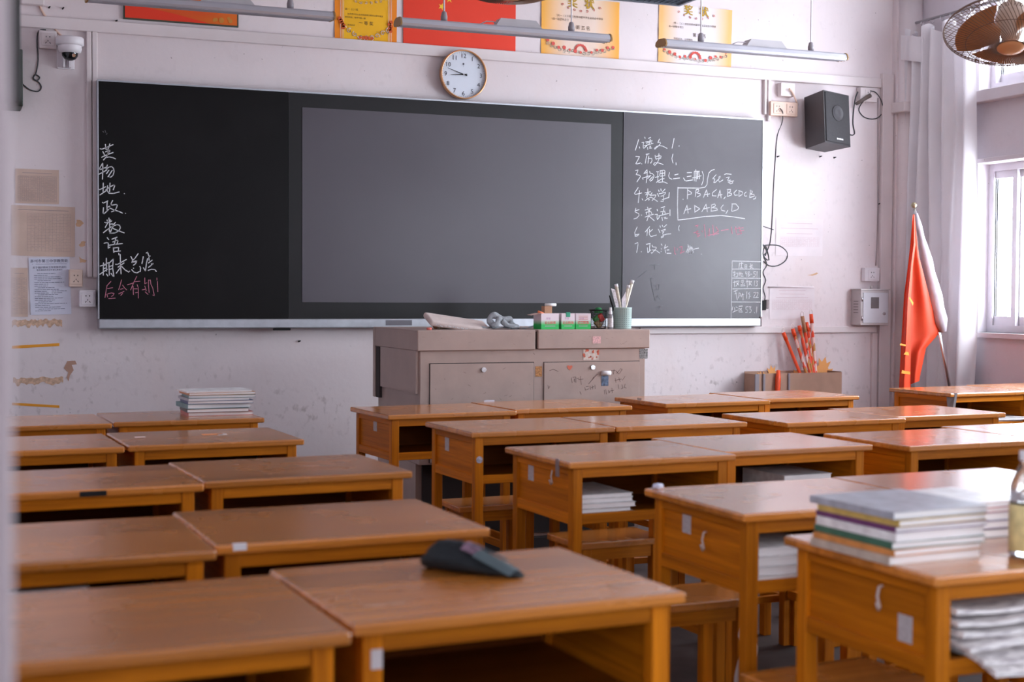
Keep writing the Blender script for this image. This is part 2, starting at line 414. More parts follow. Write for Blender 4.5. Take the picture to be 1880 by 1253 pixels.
# ------------------------------------------------------------------ blackboard with the touch screen in its middle
BL, BR_, BZ0, BZ1 = .782, 4.826, 1.057, 2.362
bb = thing('blackboard', 'long wall blackboard with a grey screen in its middle and chalk writing at both ends', 'blackboard', (BL, BOARD, BZ0))
bw, bh = BR_ - BL, BZ1 - BZ0
def slate(name, base, rough, spec, smear):
    m = bpy.data.materials.new(name); m.use_nodes = True
    nt = m.node_tree; N = nt.nodes; L = nt.links; p = N['Principled BSDF']
    tc = N.new('ShaderNodeTexCoord'); nz = N.new('ShaderNodeTexNoise'); nz.inputs['Scale'].default_value = 2.6; nz.inputs['Detail'].default_value = 6
    nz.inputs['Distortion'].default_value = 1.2
    L.new(tc.outputs['Object'], nz.inputs['Vector'])
    r = N.new('ShaderNodeValToRGB'); r.color_ramp.elements[0].position = .45; r.color_ramp.elements[1].position = .8
    r.color_ramp.elements[0].color = base + (1,); r.color_ramp.elements[1].color = tuple(b + smear for b in base) + (1,)
    L.new(nz.outputs['Fac'], r.inputs['Fac']); L.new(r.outputs['Color'], p.inputs['Base Color'])
    p.inputs['Roughness'].default_value = rough; p.inputs['Specular IOR Level'].default_value = spec
    return m
SLATE = slate('matt black slate', (.0018, .0012, .0013), .33, .22, .003)
SLATE_SHEEN = slate('sheen lightened slate', (.024, .013, .024), .38, .66, .012)  # same slate as the left panel, window sheen lightened into its colour
SCREEN = slate('unlit screen glass', (.026, .014, .028), .36, 1.0, .003)
BEZEL = slate('screen surround', (.006, .005, .0055), .36, .36, .003)
xm0 = onY(530, 400, BOARD).x - BL; xm1 = onY(1143, 400, BOARD).x - BL
sx0 = onY(555, 380, BOARD).x - BL; sx1 = onY(1121, 380, BOARD).x - BL
sz0 = onY(1121, 557, BOARD).z - BZ0; sz1 = onY(555, 197, BOARD).z - BZ0
dpt = WALL - BOARD
LZ = .052
mb = MB(); mb.box(.006, 0, LZ, xm0 - .002, dpt - .002, bh - .006); mb.build('left_panel', SLATE, bb)
mb = MB(); mb.box(xm1 + .002, 0, LZ, bw - .006, dpt - .002, bh - .006); mb.build('right_panel', SLATE_SHEEN, bb)
mb = MB(); mb.box(xm0, .004, LZ, xm1, dpt - .002, bh - .006); sp_ = mb.build('screen_surround', BEZEL, bb)
MB().box(sx0, .001, sz0, sx1, .008, sz1).build('screen', SCREEN, sp_)
mb = MB(); mb.box(0, -.004, bh - .008, bw, dpt - .002, bh); mb.box(0, -.004, LZ, .006, dpt - .002, bh - .008); mb.box(bw - .008, -.004, LZ, bw, dpt - .002, bh - .008)
mb.build('frame', ALU, bb)
mb = MB(); mb.box(.004, -.014, 0, bw - .012, dpt - .002, LZ, .006, seg=2); mb.build('bottom_rail', ALU, bb)
mb = MB(); mb.box(bw - .012, -.008, 0, bw, dpt - .002, LZ + .01, .002); mb.build('rail_end_cap', mat('grey rail end', (.28, .22, .22), .5), bb)
x_ = onY(707, 592, BOARD).x - BL
mb = MB(); mb.box(x_, -.0155, .014, x_ + .155, -.013, .044); mb.build('rail_label', mat('grey label', (.15, .14, .16), .5), bb)
mb = MB(); mb.box(onY(503, 600, BOARD).x - BL, -.006, -.012, onY(533, 600, BOARD).x - BL, .02, .002); mb.build('latch', BLACK, bb)

# handwriting: strokes with their corner in photo pixels and the scale they were read at
W1 = [ # left column, white
 (170, 255, 12.533, ['175,230 215,240 330,195 470,135','293,130 300,190 312,250','395,118 375,200 350,235','235,295 270,360','345,270 375,255 400,268 385,305 350,320','300,300 350,275','345,235 355,330 320,410 250,488','210,425 330,365 470,318','310,430 380,418 460,432 525,462',
  '228,565 190,630 155,690 170,712 230,690 320,650','232,570 235,700 225,930','145,815 230,775 330,715','340,605 305,700 380,650 440,640 480,680 495,760 470,840 410,890 395,880','375,725 318,805','450,730 355,875',
  '245,1020 240,1215','145,1165 165,1170 300,1105','170,1292 320,1190','345,1080 335,1190 375,1255 480,1258 610,1225','400,1020 390,1220','305,1175 400,1110 480,1065 510,1075 475,1175','728,1262 734,1264']),
 (170, 350, 12.533, ['225,275 250,290 350,240','335,260 328,380 335,465','345,385 395,360','250,395 240,520 265,535 335,470 370,435','460,230 420,310 440,340 540,320 570,340 540,420 500,465 435,490','395,405 500,450 600,480 685,520','753,524 757,526',
  '375,635 385,720 395,840','335,680 336,705','410,675 395,700','440,700 400,725','280,735 310,745 370,730','350,745 290,850','400,775 460,770','250,970 350,890 450,820 480,800','380,880 390,960 430,985 520,975 600,930 640,860 620,800 560,785 480,815 440,880 400,985','525,735 440,830','460,870 600,930 725,975',
  '335,1085 370,1130','265,1215 320,1200 362,1210 358,1330 400,1300','445,1120 560,1075','530,1100 500,1240','465,1185 560,1140 585,1160 565,1220','370,1262 520,1240 685,1220','478,1320 488,1425','480,1325 600,1310 590,1390','500,1405 640,1392']),
 (170, 460, 12.533, ['175,360 250,340 370,280','250,290 245,570','315,180 320,480','260,420 320,400','265,345 310,330','165,550 340,435','320,545 350,590','375,290 385,570','375,300 475,200 460,400 490,600 455,580','390,370 450,350','390,440 450,420','425,530 445,555',
  '530,320 570,325 775,210','635,95 640,300 655,540','585,385 720,290','640,390 545,525','670,370 740,445 830,500','847,478 853,482','602,70 606,105',
  '880,140 920,220 905,280','1045,80 975,180 935,220','930,260 1020,240 985,310 940,340','940,270 985,262','938,408 943,412','900,445 950,500 1020,520 1070,490','1085,370 1105,400 1095,490',
  '1165,145 1150,230 1135,305','1235,60 1265,40 1290,130 1300,230','1265,190 1240,290 1215,475 1170,400','1320,130 1290,150','1370,225 1285,290','1390,300 1340,350 1285,390','1350,310 1390,310','1280,460 1350,435 1430,440 1465,485'])]
W2 = [(170, 460, 12.533, ['420,715 325,820','330,820 315,900 285,1085','345,880 460,860','330,1010 345,1075','350,1000 430,980 495,990 470,1040 430,1060','370,1110 520,1100','665,680 640,780 600,905','690,800 730,860 785,910','640,895 700,880','600,1000 720,945','690,990 650,1035',
  '1015,600 950,730 875,910','800,795 950,745','965,722 1090,710','930,820 940,1020','1025,790 1050,860 1050,1100','950,885 1030,885','985,975 1040,965','1200,635 1200,770 1250,745','1200,820 1235,930','1140,910 1220,890','1210,955 1275,1015','1285,680 1285,800 1300,970','1285,690 1330,680 1340,780 1385,870 1420,1040 1385,1030','1480,635 1480,685','1490,715 1500,950'])]
W3 = [(1150, 240, 12.533, ['280,205 205,450','300,375 305,405','420,150 430,180','355,275 400,270 385,330 385,400 405,405 470,345','505,180 555,155','440,260 590,235','545,200 520,320','455,290 560,262 578,280 565,310','405,350 615,295','485,385 490,435','530,360 560,355 530,405 580,400',
  '760,195 720,275 770,265 785,290 740,350 650,430 640,410 700,360 770,345 840,360 935,410','1095,180 1050,405','1205,354 1215,356',
  '215,595 300,600 270,660 215,760 240,770 320,745','348,762 353,768','450,545 520,535','475,550 450,650 435,750','515,590 495,750','500,640 580,640 590,690 560,750 545,740','660,570 665,620 685,665','680,600 760,575 800,590 780,640','690,650 790,635','745,530 750,650 710,740 650,800 620,775 650,740 740,745 845,780','1070,540 1045,640 1060,710 1070,745','1140,740 1142,790',
  '210,920 265,905 250,960 220,1010 310,1030 320,1060 240,1180','378,1118 383,1123','470,900 400,990 480,960','475,905 475,1050 455,1200','365,1095 530,1040','535,940 540,980 600,990 635,1040 600,1130 545,1165','560,1030 490,1100','600,1060 530,1140',
  '690,945 740,945','720,945 720,1180','660,1075 740,1060','690,1190 780,1130','780,920 765,1040','770,925 860,910 885,930 880,1040','820,930 830,1180','785,990 875,975','780,1050 860,1040','780,1120 870,1105','740,1190 860,1180 940,1215','990,965 970,1040 985,1090 1045,1120','1110,1020 1190,1000','1075,1110 1225,1090','1310,1090 1350,1150','1395,970 1500,965','1395,1060 1490,1045','1370,1160 1525,1135',
  '1560,950 1560,1160','1595,900 1600,1170','1560,935 1680,935','1640,940 1640,1110','1665,940 1680,1110','1520,1090 1720,1040','1620,950 1620,1110','1740,940 1770,1020 1765,1150 1730,1250']),
 (1150, 335, 12.533, ['270,120 185,250 200,280 350,245','300,190 285,350 270,470','360,380 380,410','490,150 490,230 485,300','425,245 550,215','450,290 520,270','500,240 540,300','480,240 440,290','490,300 460,350 530,400','430,420 530,350 570,340','520,350 510,420','590,240 545,300 680,290 660,340 590,420','580,350 640,390 715,440',
  '740,175 750,215','790,150 800,200','890,155 830,215','710,260 745,325','750,265 900,230 890,265 860,280','790,320 860,305 850,345 855,400','790,435 850,440 840,395','820,400 965,350','985,235 975,350',
  '215,600 195,680 280,720 290,760 240,820 170,845','215,650 290,630','342,752 350,758','430,638 570,600','485,570 500,650','540,600 530,660','450,690 465,740','460,690 560,670 580,720','430,800 530,760 620,735','515,650 520,740 470,885','520,780 640,885','705,620 712,660','655,740 710,735 700,800 710,860 765,790','795,585 880,560','860,600 830,730','785,680 880,660 890,720','740,775 970,715','815,800 830,880','860,810 910,800 870,840 940,825','1000,630 1000,770']),
 (1150, 400, 12.533, ['245,215 190,340 200,430 250,420 290,375 210,395','535,205 430,330','480,290 470,415','600,270 520,340','530,265 525,380 560,435 690,400','770,185 780,220','825,175 835,205','925,160 860,215','735,265 770,345','800,300 905,260 880,290','820,330 860,315 830,370 850,400 850,440 800,470 795,455 850,400 940,375 1020,370','1215,185 1195,240 1212,300',
  '195,600 260,570 265,610 235,800','338,782 343,788','455,615 545,590','540,600 530,750','480,690 490,810 560,740','590,630 600,670 680,680 690,700 580,825 570,800','600,740 690,760 765,815','800,605 820,635','800,710 805,725','800,780 795,770','900,620 870,710 950,660','890,740 900,810','930,745 980,740','930,820 1025,820','1370,800 1440,640 1450,820 1480,620 1495,820 1500,650 1540,800','1390,760 1660,700','1415,620 1420,810','1718,838 1723,842']),
 (1240, 300, 11.394, ['815,130 750,150 700,200 670,330 660,440 620,500 500,520 60,515','50,500 45,700 40,900 50,1190','50,1190 300,1160 600,1115 950,1095 1200,1120 1450,1160','850,240 775,325 825,325 800,405 835,400 930,300 940,270 910,280 900,360 920,395 990,350','1025,235 1060,220 1165,230','1060,300 1130,285 1090,350 1100,370 1150,350','1100,400 1150,375 1215,370','1110,400 1150,430 1200,415 1180,380 1120,395',
  '156,753 160,757','255,540 248,745','255,560 340,615 330,640 260,660','430,560 415,695','430,555 480,545 490,580 440,620 520,640 520,670 455,705','650,550 585,715','650,550 675,695','600,660 715,640','855,550 770,620 770,680 850,685','930,555 885,720','930,555 955,725','890,670 975,655','1040,705 1010,745','1095,545 1085,695','1080,550 1150,545 1150,590 1100,620 1170,630 1175,660 1090,695','1280,560 1220,620 1240,670 1300,665','1330,570 1325,690','1320,570 1400,600 1400,650 1325,695','1480,600 1435,640 1450,690 1490,685','1570,560 1550,715','1560,565 1610,590 1600,620 1560,650 1640,650 1650,690 1550,718','1680,700 1670,740 1630,750',
  '240,870 175,1055','240,870 265,1045','195,985 320,950','400,880 405,1020','395,880 510,955 400,1025','640,855 550,1015','640,855 665,1015','580,960 710,925','755,870 745,1000','750,875 820,850 840,890 760,930 860,940 880,980 740,1005','1000,870 950,930 960,985 1035,1000','1095,985 1055,1050','1185,850 1175,1010','1175,850 1260,850 1320,920 1300,970 1175,1010'])]
W4 = [(1330, 470, 10.027, ['140,95 680,110','140,243 680,245','135,410 680,415','150,610 660,603','125,850 670,852','140,95 130,640 120,1170','275,130 265,230','290,140 340,135','310,120 310,225','290,225 340,225','375,165 375,225 410,225 410,165 375,165','378,195 405,195','480,145 475,235 500,215','455,195 520,185','480,195 530,240','510,160 480,190',
  '180,280 180,385','160,310 200,300','165,360 200,340','205,320 240,315 240,380 205,385','270,300 270,370','260,335 290,325','300,300 305,375 345,375','290,335 335,320 330,350','385,290 385,330 420,335','410,290 405,380','450,285 430,310 465,360 435,380 430,350 460,310 450,285','475,338 505,338','535,295 540,330 570,340 560,380 525,385','540,295 570,290','600,285 595,390',
  '185,460 185,570','160,490 210,480','215,470 270,465','225,495 260,540','260,490 210,560','310,450 350,445 350,490 310,490 310,450','330,445 330,530','300,530 375,520','300,555 380,550','415,440 420,580','395,480 440,470','455,460 450,540','460,480 500,470 450,545','460,500 500,545','555,460 548,550','580,465 610,470 590,500 610,520 600,550 575,555',
  '175,655 235,635','205,660 215,700 235,815','190,700 220,690','270,680 255,780','290,690 300,740 265,735','330,690 310,760','320,720 355,710','340,715 340,815','410,660 405,785','460,665 435,700 465,710 465,670 450,790','480,745 482,750','535,680 570,670 565,710 530,770 575,770','590,680 620,675 610,720 585,770 625,768',
  '150,940 140,1000','185,950 190,1010','150,1040 240,1000','210,940 240,960','265,930 330,925','265,960 265,1035 330,1035','280,970 320,1010','315,965 280,1010','395,940 390,980 425,1000 420,1040 385,1045','395,940 435,935','450,940 490,935 465,975 495,1000 485,1040 455,1045','550,1045 552,1050','595,940 585,1055'])]
W5 = [(1150, 400, 12.533, ['1105,680 1110,820 1135,840','1165,710 1170,745','1215,680 1280,660 1275,740 1235,825 1330,770','1580,190 1650,170 1620,220','1550,350 1650,310','1640,300 1600,370 1680,360','1640,370 1640,440 1690,400','1740,300 1745,330','1790,160 1820,450']),
 (1120, 230, 3.2125, ['585,610 583,655','605,590 610,650','575,650 640,640','625,600 640,625 615,640','655,622 698,615','715,600 720,640','740,600 745,640','735,612 785,605','760,600 775,640 750,645','790,620 760,625'])]
W6 = [(1120, 230, 3.2125, ['262,825 262,850','235,905 258,898','238,905 248,960 265,1035','255,950 290,940 285,970 255,975','270,950 275,970','285,1000 265,1030','275,1010 300,1030','270,1075 310,1065','295,1070 275,1105','290,1080 305,1095','160,905 215,860','225,828 290,822']),
 (185, 240, 3.9, ['15,5 22,12','30,-2 36,14','45,20 40,28'])]
def write(name, blocks, w, m, lab):
    mb = MB()
    for ox, oy, sc, strokes in blocks:
        for st in strokes:
            pts = []
            for q in st.split():
                a, b = q.split(','); p = onY(ox + float(a) / sc, oy + float(b) / sc, BOARD)
                pts.append((p.x - BL, p.z - BZ0))
            mb.ribbon(pts, w, -.0012)
    o = mb.build(name, m, bb); o['label'] = lab
def bands(blocks, keyf):
    out = {}
    for bi, (ox, oy, sc, strokes) in enumerate(blocks):
        for si, st in enumerate(strokes):
            q = [tuple(float(w) for w in p.split(',')) for p in st.split()]
            u = ox + sum(p[0] for p in q) / len(q) / sc; v = oy + sum(p[1] for p in q) / len(q) / sc
            out.setdefault(keyf(bi, si, u, v), []).append((ox, oy, sc, [st]))
    return out
def k1(bi, si, u, v):
    if bi == 2: return 10 + sum(u > t for t in (210, 239, 259))
    return sum(v > t for t in (297, 334, 364, 397, 433))
def k3(bi, si, u, v):
    if bi == 0: return sum(v > t for t in (280, 309))
    if bi == 1: return 3 + (v > 376)
    if bi == 2: return 5 + (v > 441)
    return 10 if si < 3 else 11 + sum(v > t for t in (343, 371))
for kf, bl, w_, m_, lb in ((k1, W1, .0026, CHALK, 'white chalk characters on the left panel'), (k3, W3, .0022, CHALK, 'white chalk line on the right panel')):
    for k, g_ in sorted(bands(bl, kf).items()): write('chalk_writing', g_, w_, m_, lb)
for k, g_ in sorted(bands(W2, lambda bi, si, u, v: sum(u > t for t in (214, 237, 260, 287))).items()): write('chalk_writing', g_, .0017, CHALKP, 'pink chalk character below the white ones')
write('chalk_writing', W4, .0019, CHALK, 'white duty table in the lower right corner')
for k, g_ in sorted(bands(W5, lambda bi, si, u, v: 0 if v > 442 else 1 + sum(u > t for t in (1297, 1321, 1341))).items()): write('chalk_writing', g_, .0020, CHALKP, 'pink chalk on the right panel')
for k, g_ in sorted(bands(W6, lambda bi, si, u, v: (bi, si // 4)).items()): write('chalk_writing', g_, .0018, CHALKF, 'faint half-wiped chalk marks')

# ------------------------------------------------------------------ things on the front wall
def wp(u, v, Y=WALL): p = onY(u, v, Y); return p.x, p.z
def wall_rect(u0, v0, u1, v1, Y=WALL):
    um, vm = (u0 + u1) / 2, (v0 + v1) / 2
    x0, x1 = wp(u0, vm, Y)[0], wp(u1, vm, Y)[0]
    return x0, x1, wp(um, v1, Y)[1], wp(um, v0, Y)[1]

# wall clock
cx_, cz_ = (wp(808, 137, 7.78)[0] + wp(893, 137, 7.78)[0]) / 2, wp(850.5, 137, 7.78)[1]
R_ = (wp(893, 137, 7.78)[0] - wp(808, 137, 7.78)[0]) / 2
ck = thing('wall_clock', 'round white wall clock with gold rim and black numerals above the blackboard', 'clock', (cx_, WALL - .0215, cz_))
Mr = Matrix.Rotation(PI / 2, 4, 'X')
MB().lathe([(R_ - .012, .0), (R_, .004), (R_, .030), (R_ - .003, .036), (R_ - .007, .036), (R_ - .008, .022)], 56, Mr).build('rim', mat('gold rim', (.80, .42, .20), .3, metal=.7), ck)
MB().lathe([(0, .018), (R_ - .007, .018), (R_ - .007, .010)], 56, Mr, smooth=False).build('dial', mat('clock dial', (.68, .72, .80), .5, var=.01), ck)
mb = MB()
for h in range(1, 13):
    a = h * PI / 6; wtext(mb, str(h), .036, math.sin(a) * R_ * .76, math.cos(a) * R_ * .76 - .0125, -.0195)
for k in range(60):
    a = k * PI / 30; l = .006 if k % 5 else .009
    mb.ribbon([(math.sin(a) * (R_ * .92 - l), math.cos(a) * (R_ * .92 - l)), (math.sin(a) * R_ * .92, math.cos(a) * R_ * .92)], .0005, -.0193)
mb.prism([(0, -.0192, .068), (.006, -.0192, .061), (0, -.0192, .054), (-.006, -.0192, .061)], (0, -.0003, 0)); mb.ribbon([(0, .054), (0, .044)], .0005, -.0193)
mb.build('numerals', mat('clock ink', (.05, .05, .07), .6), ck)
for nm, ang, ln, wd in (('hour_hand', 265, .078, .0035), ('minute_hand', 288, .103, .0028)):
    a = math.radians(ang); d = V((math.sin(a), 0, math.cos(a))); s_ = V((d.z, 0, -d.x)); y = V((0, -.022 if nm[0] == 'h' else -.025, 0))
    MB().prism([y - d * .022 + s_ * wd, y - d * .022 - s_ * wd, y + d * ln - s_ * wd * .3, y + d * ln + s_ * wd * .3], (0, -.0015, 0)).build(nm, BLACK, ck)
MB().cyl((0, -.018, 0), (0, -.029, 0), .004).build('centre_pin', CHROME, ck)

# red flag poster, certificates, banner
def sheet(x0, x1, z0, z1, y, wav=.002, nu=14, nv=14, ph=0.0):
    mb = MB()
    def fn(a, b):
        return (x0 + (x1 - x0) * a, y - wav * (1.75 + math.sin(a * 9 + ph) * math.cos(b * 7 + ph) + .6 * math.sin(b * 15 + a * 4)), z0 + (z1 - z0) * b)
    mb.grid(fn, nu, nv); return mb
zt = wp(170, 30, WALL)[1]
x0, x1, z0, _ = wall_rect(740, 0, 946, 101); z0 = wp(740, 87)[1] - .005; H_ = (x1 - x0) * 2 / 3
o = thing('flag_poster', 'red poster with yellow stars on the wall above the clock', 'poster', (x0, WALL, z0))
MB().box(0, -.006, 0, x1 - x0, -.001, H_).build('sheet', RED, o)
def star(mb, cx, cz, r, rot, y):
    pts = []
    for k in range(10):
        a = rot + k * PI / 5; rr = r if k % 2 == 0 else r * .382
        pts.append((cx + math.sin(a) * rr, y, cz + math.cos(a) * rr))
    mb.prism(pts, (0, -.0006, 0))
Wd = x1 - x0; g = Wd / 30
for sx, sy, r in ((5, 5, 3), (10, 2, 1), (12, 4, 1), (12, 7, 1), (10, 9, 1)):
    mb = MB(); star(mb, sx * g, H_ - sy * g, r * g, 0 if r == 3 else math.atan2(5 - sx, sy - 5) , -.0062); mb.build('star', YEL, o)

def gradpaper(name, edge, mid, w, hard):
    m = bpy.data.materials.new(name); m.use_nodes = True
    nt = m.node_tree; N = nt.nodes; L = nt.links; p = N['Principled BSDF']; p.inputs['Roughness'].default_value = .8
    tc = N.new('ShaderNodeTexCoord'); sp = N.new('ShaderNodeSeparateXYZ'); L.new(tc.outputs['Generated'], sp.inputs[0])
    a = N.new('ShaderNodeMath'); a.operation = 'SUBTRACT'; a.inputs[1].default_value = .5; L.new(sp.outputs[0], a.inputs[0])
    b = N.new('ShaderNodeMath'); b.operation = 'ABSOLUTE'; L.new(a.outputs[0], b.inputs[0])
    r = N.new('ShaderNodeValToRGB'); r.color_ramp.elements[0].position = w; r.color_ramp.elements[0].color = mid
    r.color_ramp.elements[1].position = hard; r.color_ramp.elements[1].color = edge
    L.new(b.outputs[0], r.inputs['Fac'])
    nz = N.new('ShaderNodeTexNoise'); nz.inputs['Scale'].default_value = 3; L.new(tc.outputs['Object'], nz.inputs['Vector'])
    mx = N.new('ShaderNodeMix'); mx.data_type = 'RGBA'; mx.blend_type = 'MULTIPLY'; mx.inputs['Factor'].default_value = .12
    L.new(r.outputs['Color'], mx.inputs['A']); L.new(nz.outputs['Color'], mx.inputs['B'])
    L.new(mx.outputs['Result'], p.inputs['Base Color']); return m
ORN = mat('red ornament print', (.66, .10, .08), .8); ORG = mat('grey scroll print', (.55, .50, .42), .8); GOLD = mat('gold letters', (.50, .30, .02), .7)
def scrolls(mb, cx, cz, w, n, r, y, seedv):
    rnd = random.Random(seedv)
    for k in range(n):
        t = -1 + 2 * k / (n - 1); px = cx + t * w; pz = cz + abs(t) ** 2.2 * r * 3.2 + rnd.uniform(-.3, .3) * r
        pts = [(px + math.cos(a * .9 + k) * r * (1 - a / 9), pz + math.sin(a * .9 + k) * r * (1 - a / 9)) for a in range(8)]
        mb.ribbon(pts, r * .16, y)
def disc(mb, cx, cz, r, y, n=10):
    mb.poly([(cx + math.sin(2 * PI * k / n) * r, y, cz + math.cos(2 * PI * k / n) * r) for k in range(n)])
def certificate(rect, label, edge, mid, w, hard, lines, title, style, ph, tilt=0.0, topext=.12):
    x0, x1, z0, z1 = rect; z1 = z1 + topext; W = x1 - x0; H = z1 - z0
    c = thing('award_certificate', label, 'certificate', (x0, WALL, z0), rot=(0, tilt, 0), group='paper award certificates above the blackboard')
    sheet(0, W, 0, H, -.001, .0022, 12, 14, ph).build('sheet', gradpaper('certificate paper', edge, mid, w, hard), c)
    y = -.0085
    mb = MB()
    for body, sz, fx, fz, al in lines: wtext(mb, body, sz, fx * W, fz * H, y, align=al)
    mb.build('print', mat('certificate ink', (.10, .05, .02), .8), c)
    mb = MB()
    for k in range(3): wtext(mb, title[0], title[1], .5 * W + (k - 1) * title[3], title[2] * H + (k % 2) * title[3] * .6, y - k * 2e-4, sp=title[4])
    mb.build('title', title[5], c)
    mb = MB(); mb.mi = 0; rnd = random.Random(int(ph * 10) + 3)
    if style == 0:
        for sx in (.09, .115, .14, .86, .885, .91): mb.ribbon([(sx * W, .01), (sx * W, H)], .0012, y)
        scrolls(mb, W * .5, H * .10, W * .36, 9, .016, y, 1); scrolls(mb, W * .5, title[2] * H - .040, W * .32, 9, .009, y, 2)
    else: scrolls(mb, W * .5, H * .075, W * .42, 17, .013, y, 4)
    mb.build('scroll_border', mat('pale scroll print', (.78, .62, .50), .8) if style == 0 else ORG, c)
    mb = MB()
    for k in range(5 if style == 0 else 13):
        t = -1 + 2 * k / (4 if style == 0 else 12)
        if style == 0: disc(mb, W * .5 + t * W * .1, H * .09, .012 - abs(t) * .004, y - .0004)
        else:
            disc(mb, W * .5 + t * W * .42, H * (.10 + abs(t) ** 2.4 * .13) + rnd.uniform(-.008, .008), rnd.uniform(.006, .012), y - .0004)
    if style == 0:
        for sx in (.115, .885):
            for k in range(5): disc(mb, sx * W + rnd.uniform(-.012, .012), H * .24 + k * .012, .012, y - .0004, 7)
    else:
        for k in range(9):
            a = k * PI / 8; disc(mb, W * .5 + math.cos(a) * .034, H * .12 + math.sin(a) * .03, .008, y - .0006)
        scrolls(mb, W * .5, title[2] * H - .022, W * .24, 7, .009, y, 5)
    mb.build('flower_print', ORN if style else mat('red brown flower print', (.62, .10, .02), .8), c)
    return c
r1 = wall_rect(614, 0, 728, 80)
certificate(r1, 'orange first prize certificate with double border lines left of the red star poster', (.93, .27, .01, 1), (.95, .50, .01, 1), .36, .40,
  [('高一（1）班', .014, .16, .535, 'LEFT'), ('在庆祝中华人民共和国成立歌咏比赛中荣获', .0110, .2, .46, 'LEFT'), ('表现突出，被评为高一级', .0110, .16, .405, 'LEFT'), ('一 等 奖', .024, .5, .31, 'CENTER'), ('特发此状', .0110, .2, .275, 'LEFT'), ('二○二一年十月', .0110, .66, .185, 'LEFT')],
  ('奖●状', .050, .80, .001, 1.5, mat('dark gold print', (.62, .27, .01), .8)), 0, .3, 0, .09)
r2 = wall_rect(993, 0, 1136, 105)
certificate(r2, 'creased orange edged certificate on pale paper, between the star poster and the last certificate', (.95, .45, .08, 1), (.86, .68, .56, 1), .18, .47,
  [('高一（ 5 ）班在校第49届中学生运动会中荣获', .0150, .20, .665, 'LEFT'), ('高一级团体总分', .0150, .14, .60, 'LEFT'), ('第 五 名', .027, .53, .475, 'CENTER'), ('特发此状，以资鼓励', .0150, .20, .40, 'LEFT')],
  ('奖 状', .066, .85, .0022, 1.4, GOLD), 1, 1.7, .004, .008)
r3 = wall_rect(1208, 11, 1342, 118)
certificate(r3, 'pale certificate with orange sides hanging right of the louvred lamp above the last strip lamp', (.95, .52, .20, 1), (.84, .78, .80, 1), .20, .46,
  [('高一（ 2 ）班在校第49届中学生运动会中荣获', .0148, .2, .665, 'LEFT'), ('高一级集体项目', .0148, .13, .60, 'LEFT'), ('第 四 名', .027, .55, .475, 'CENTER'), ('特发此状，以资鼓励', .0148, .2, .40, 'LEFT')],
  ('奖 状', .066, .85, .0022, 1.4, GOLD), 1, 2.9, .012, .0)

x0, x1 = wp(226, 20)[0], wp(437, 20)[0]; z0, z1 = wp(330, 43)[1], wp(330, 43)[1] + .30
bn = thing('red_banner_picture', 'wide framed red and orange picture with a dark pavilion at its left end', 'picture', (x0, WALL, z0))
W = x1 - x0; H = z1 - z0
MB().box(0, -.012, 0, W, -.001, H).build('frame', mat('dark green frame', (.05, .06, .04), .5), bn)
mm = bpy.data.materials.new('sunset print'); mm.use_nodes = True
N = mm.node_tree.nodes; L = mm.node_tree.links; tc = N.new('ShaderNodeTexCoord'); gz = N.new('ShaderNodeTexNoise'); gz.inputs['Scale'].default_value = 2.2
rp = N.new('ShaderNodeValToRGB'); rp.color_ramp.elements[0].position = .35; rp.color_ramp.elements[0].color = (.70, .05, .002, 1); rp.color_ramp.elements[1].position = .6; rp.color_ramp.elements[1].color = (.72, .15, .003, 1)
mp_ = N.new('ShaderNodeMapping'); mp_.inputs['Scale'].default_value = (.7, 1, 2.2)
L.new(tc.outputs['Object'], mp_.inputs['Vector']); L.new(mp_.outputs[0], gz.inputs['Vector']); L.new(gz.outputs['Fac'], rp.inputs['Fac']); L.new(rp.outputs['Color'], N['Principled BSDF'].inputs['Base Color']); N['Principled BSDF'].inputs['Roughness'].default_value = .6
MB().box(.008, -.0145, .008, W - .008, -.012, H - .008).build('print', mm, bn)
mb = MB(); y = -.0148
mb.poly([(.008, y, .008), (W * .75, y, .008), (W * .45, y, .045), (W * .2, y, .07), (.008, y, .085)]); mb.build('red_foreground', RED, bn)
mb = MB(); mb.poly([(.02, y - .0004, .125), (.19, y - .0004, .088), (.19, y - .0004, .080), (.02, y - .0004, .117)]); mb.poly([(.145, y - .0006, .112), (.152, y - .0006, .112), (.152, y - .0006, .075), (.145, y - .0006, .075)]); mb.build('pale_bridge', mat('pale print', (.72, .55, .42), .7), bn)
mb = MB()
for q in ([(.05, .150), (.10, .152), (.165, .125), (.162, .118), (.098, .140), (.05, .143)], [(.09, .132), (.16, .115), (.165, .100), (.085, .118)], [(.012, .13), (.07, .135), (.07, .128), (.03, .122), (.03, .10), (.012, .10)], [(.20, .09), (.215, .085), (.21, .075), (.195, .08)]):
    mb.poly([(a, y - .0008, b) for a, b in q])
mb.build('dark_pavilion', mat('dark print', (.05, .012, .004), .7), bn)
mb = MB(); rnd = random.Random(4)
for k in range(12): disc(mb, W - .10 + rnd.uniform(-.05, .07), .02 + rnd.uniform(0, .12), rnd.uniform(.006, .016), y - .0004 - k * 1e-4, 7)
mb.build('gold_corner_print', mat('gold brown print', (.55, .22, .03), .7), bn)

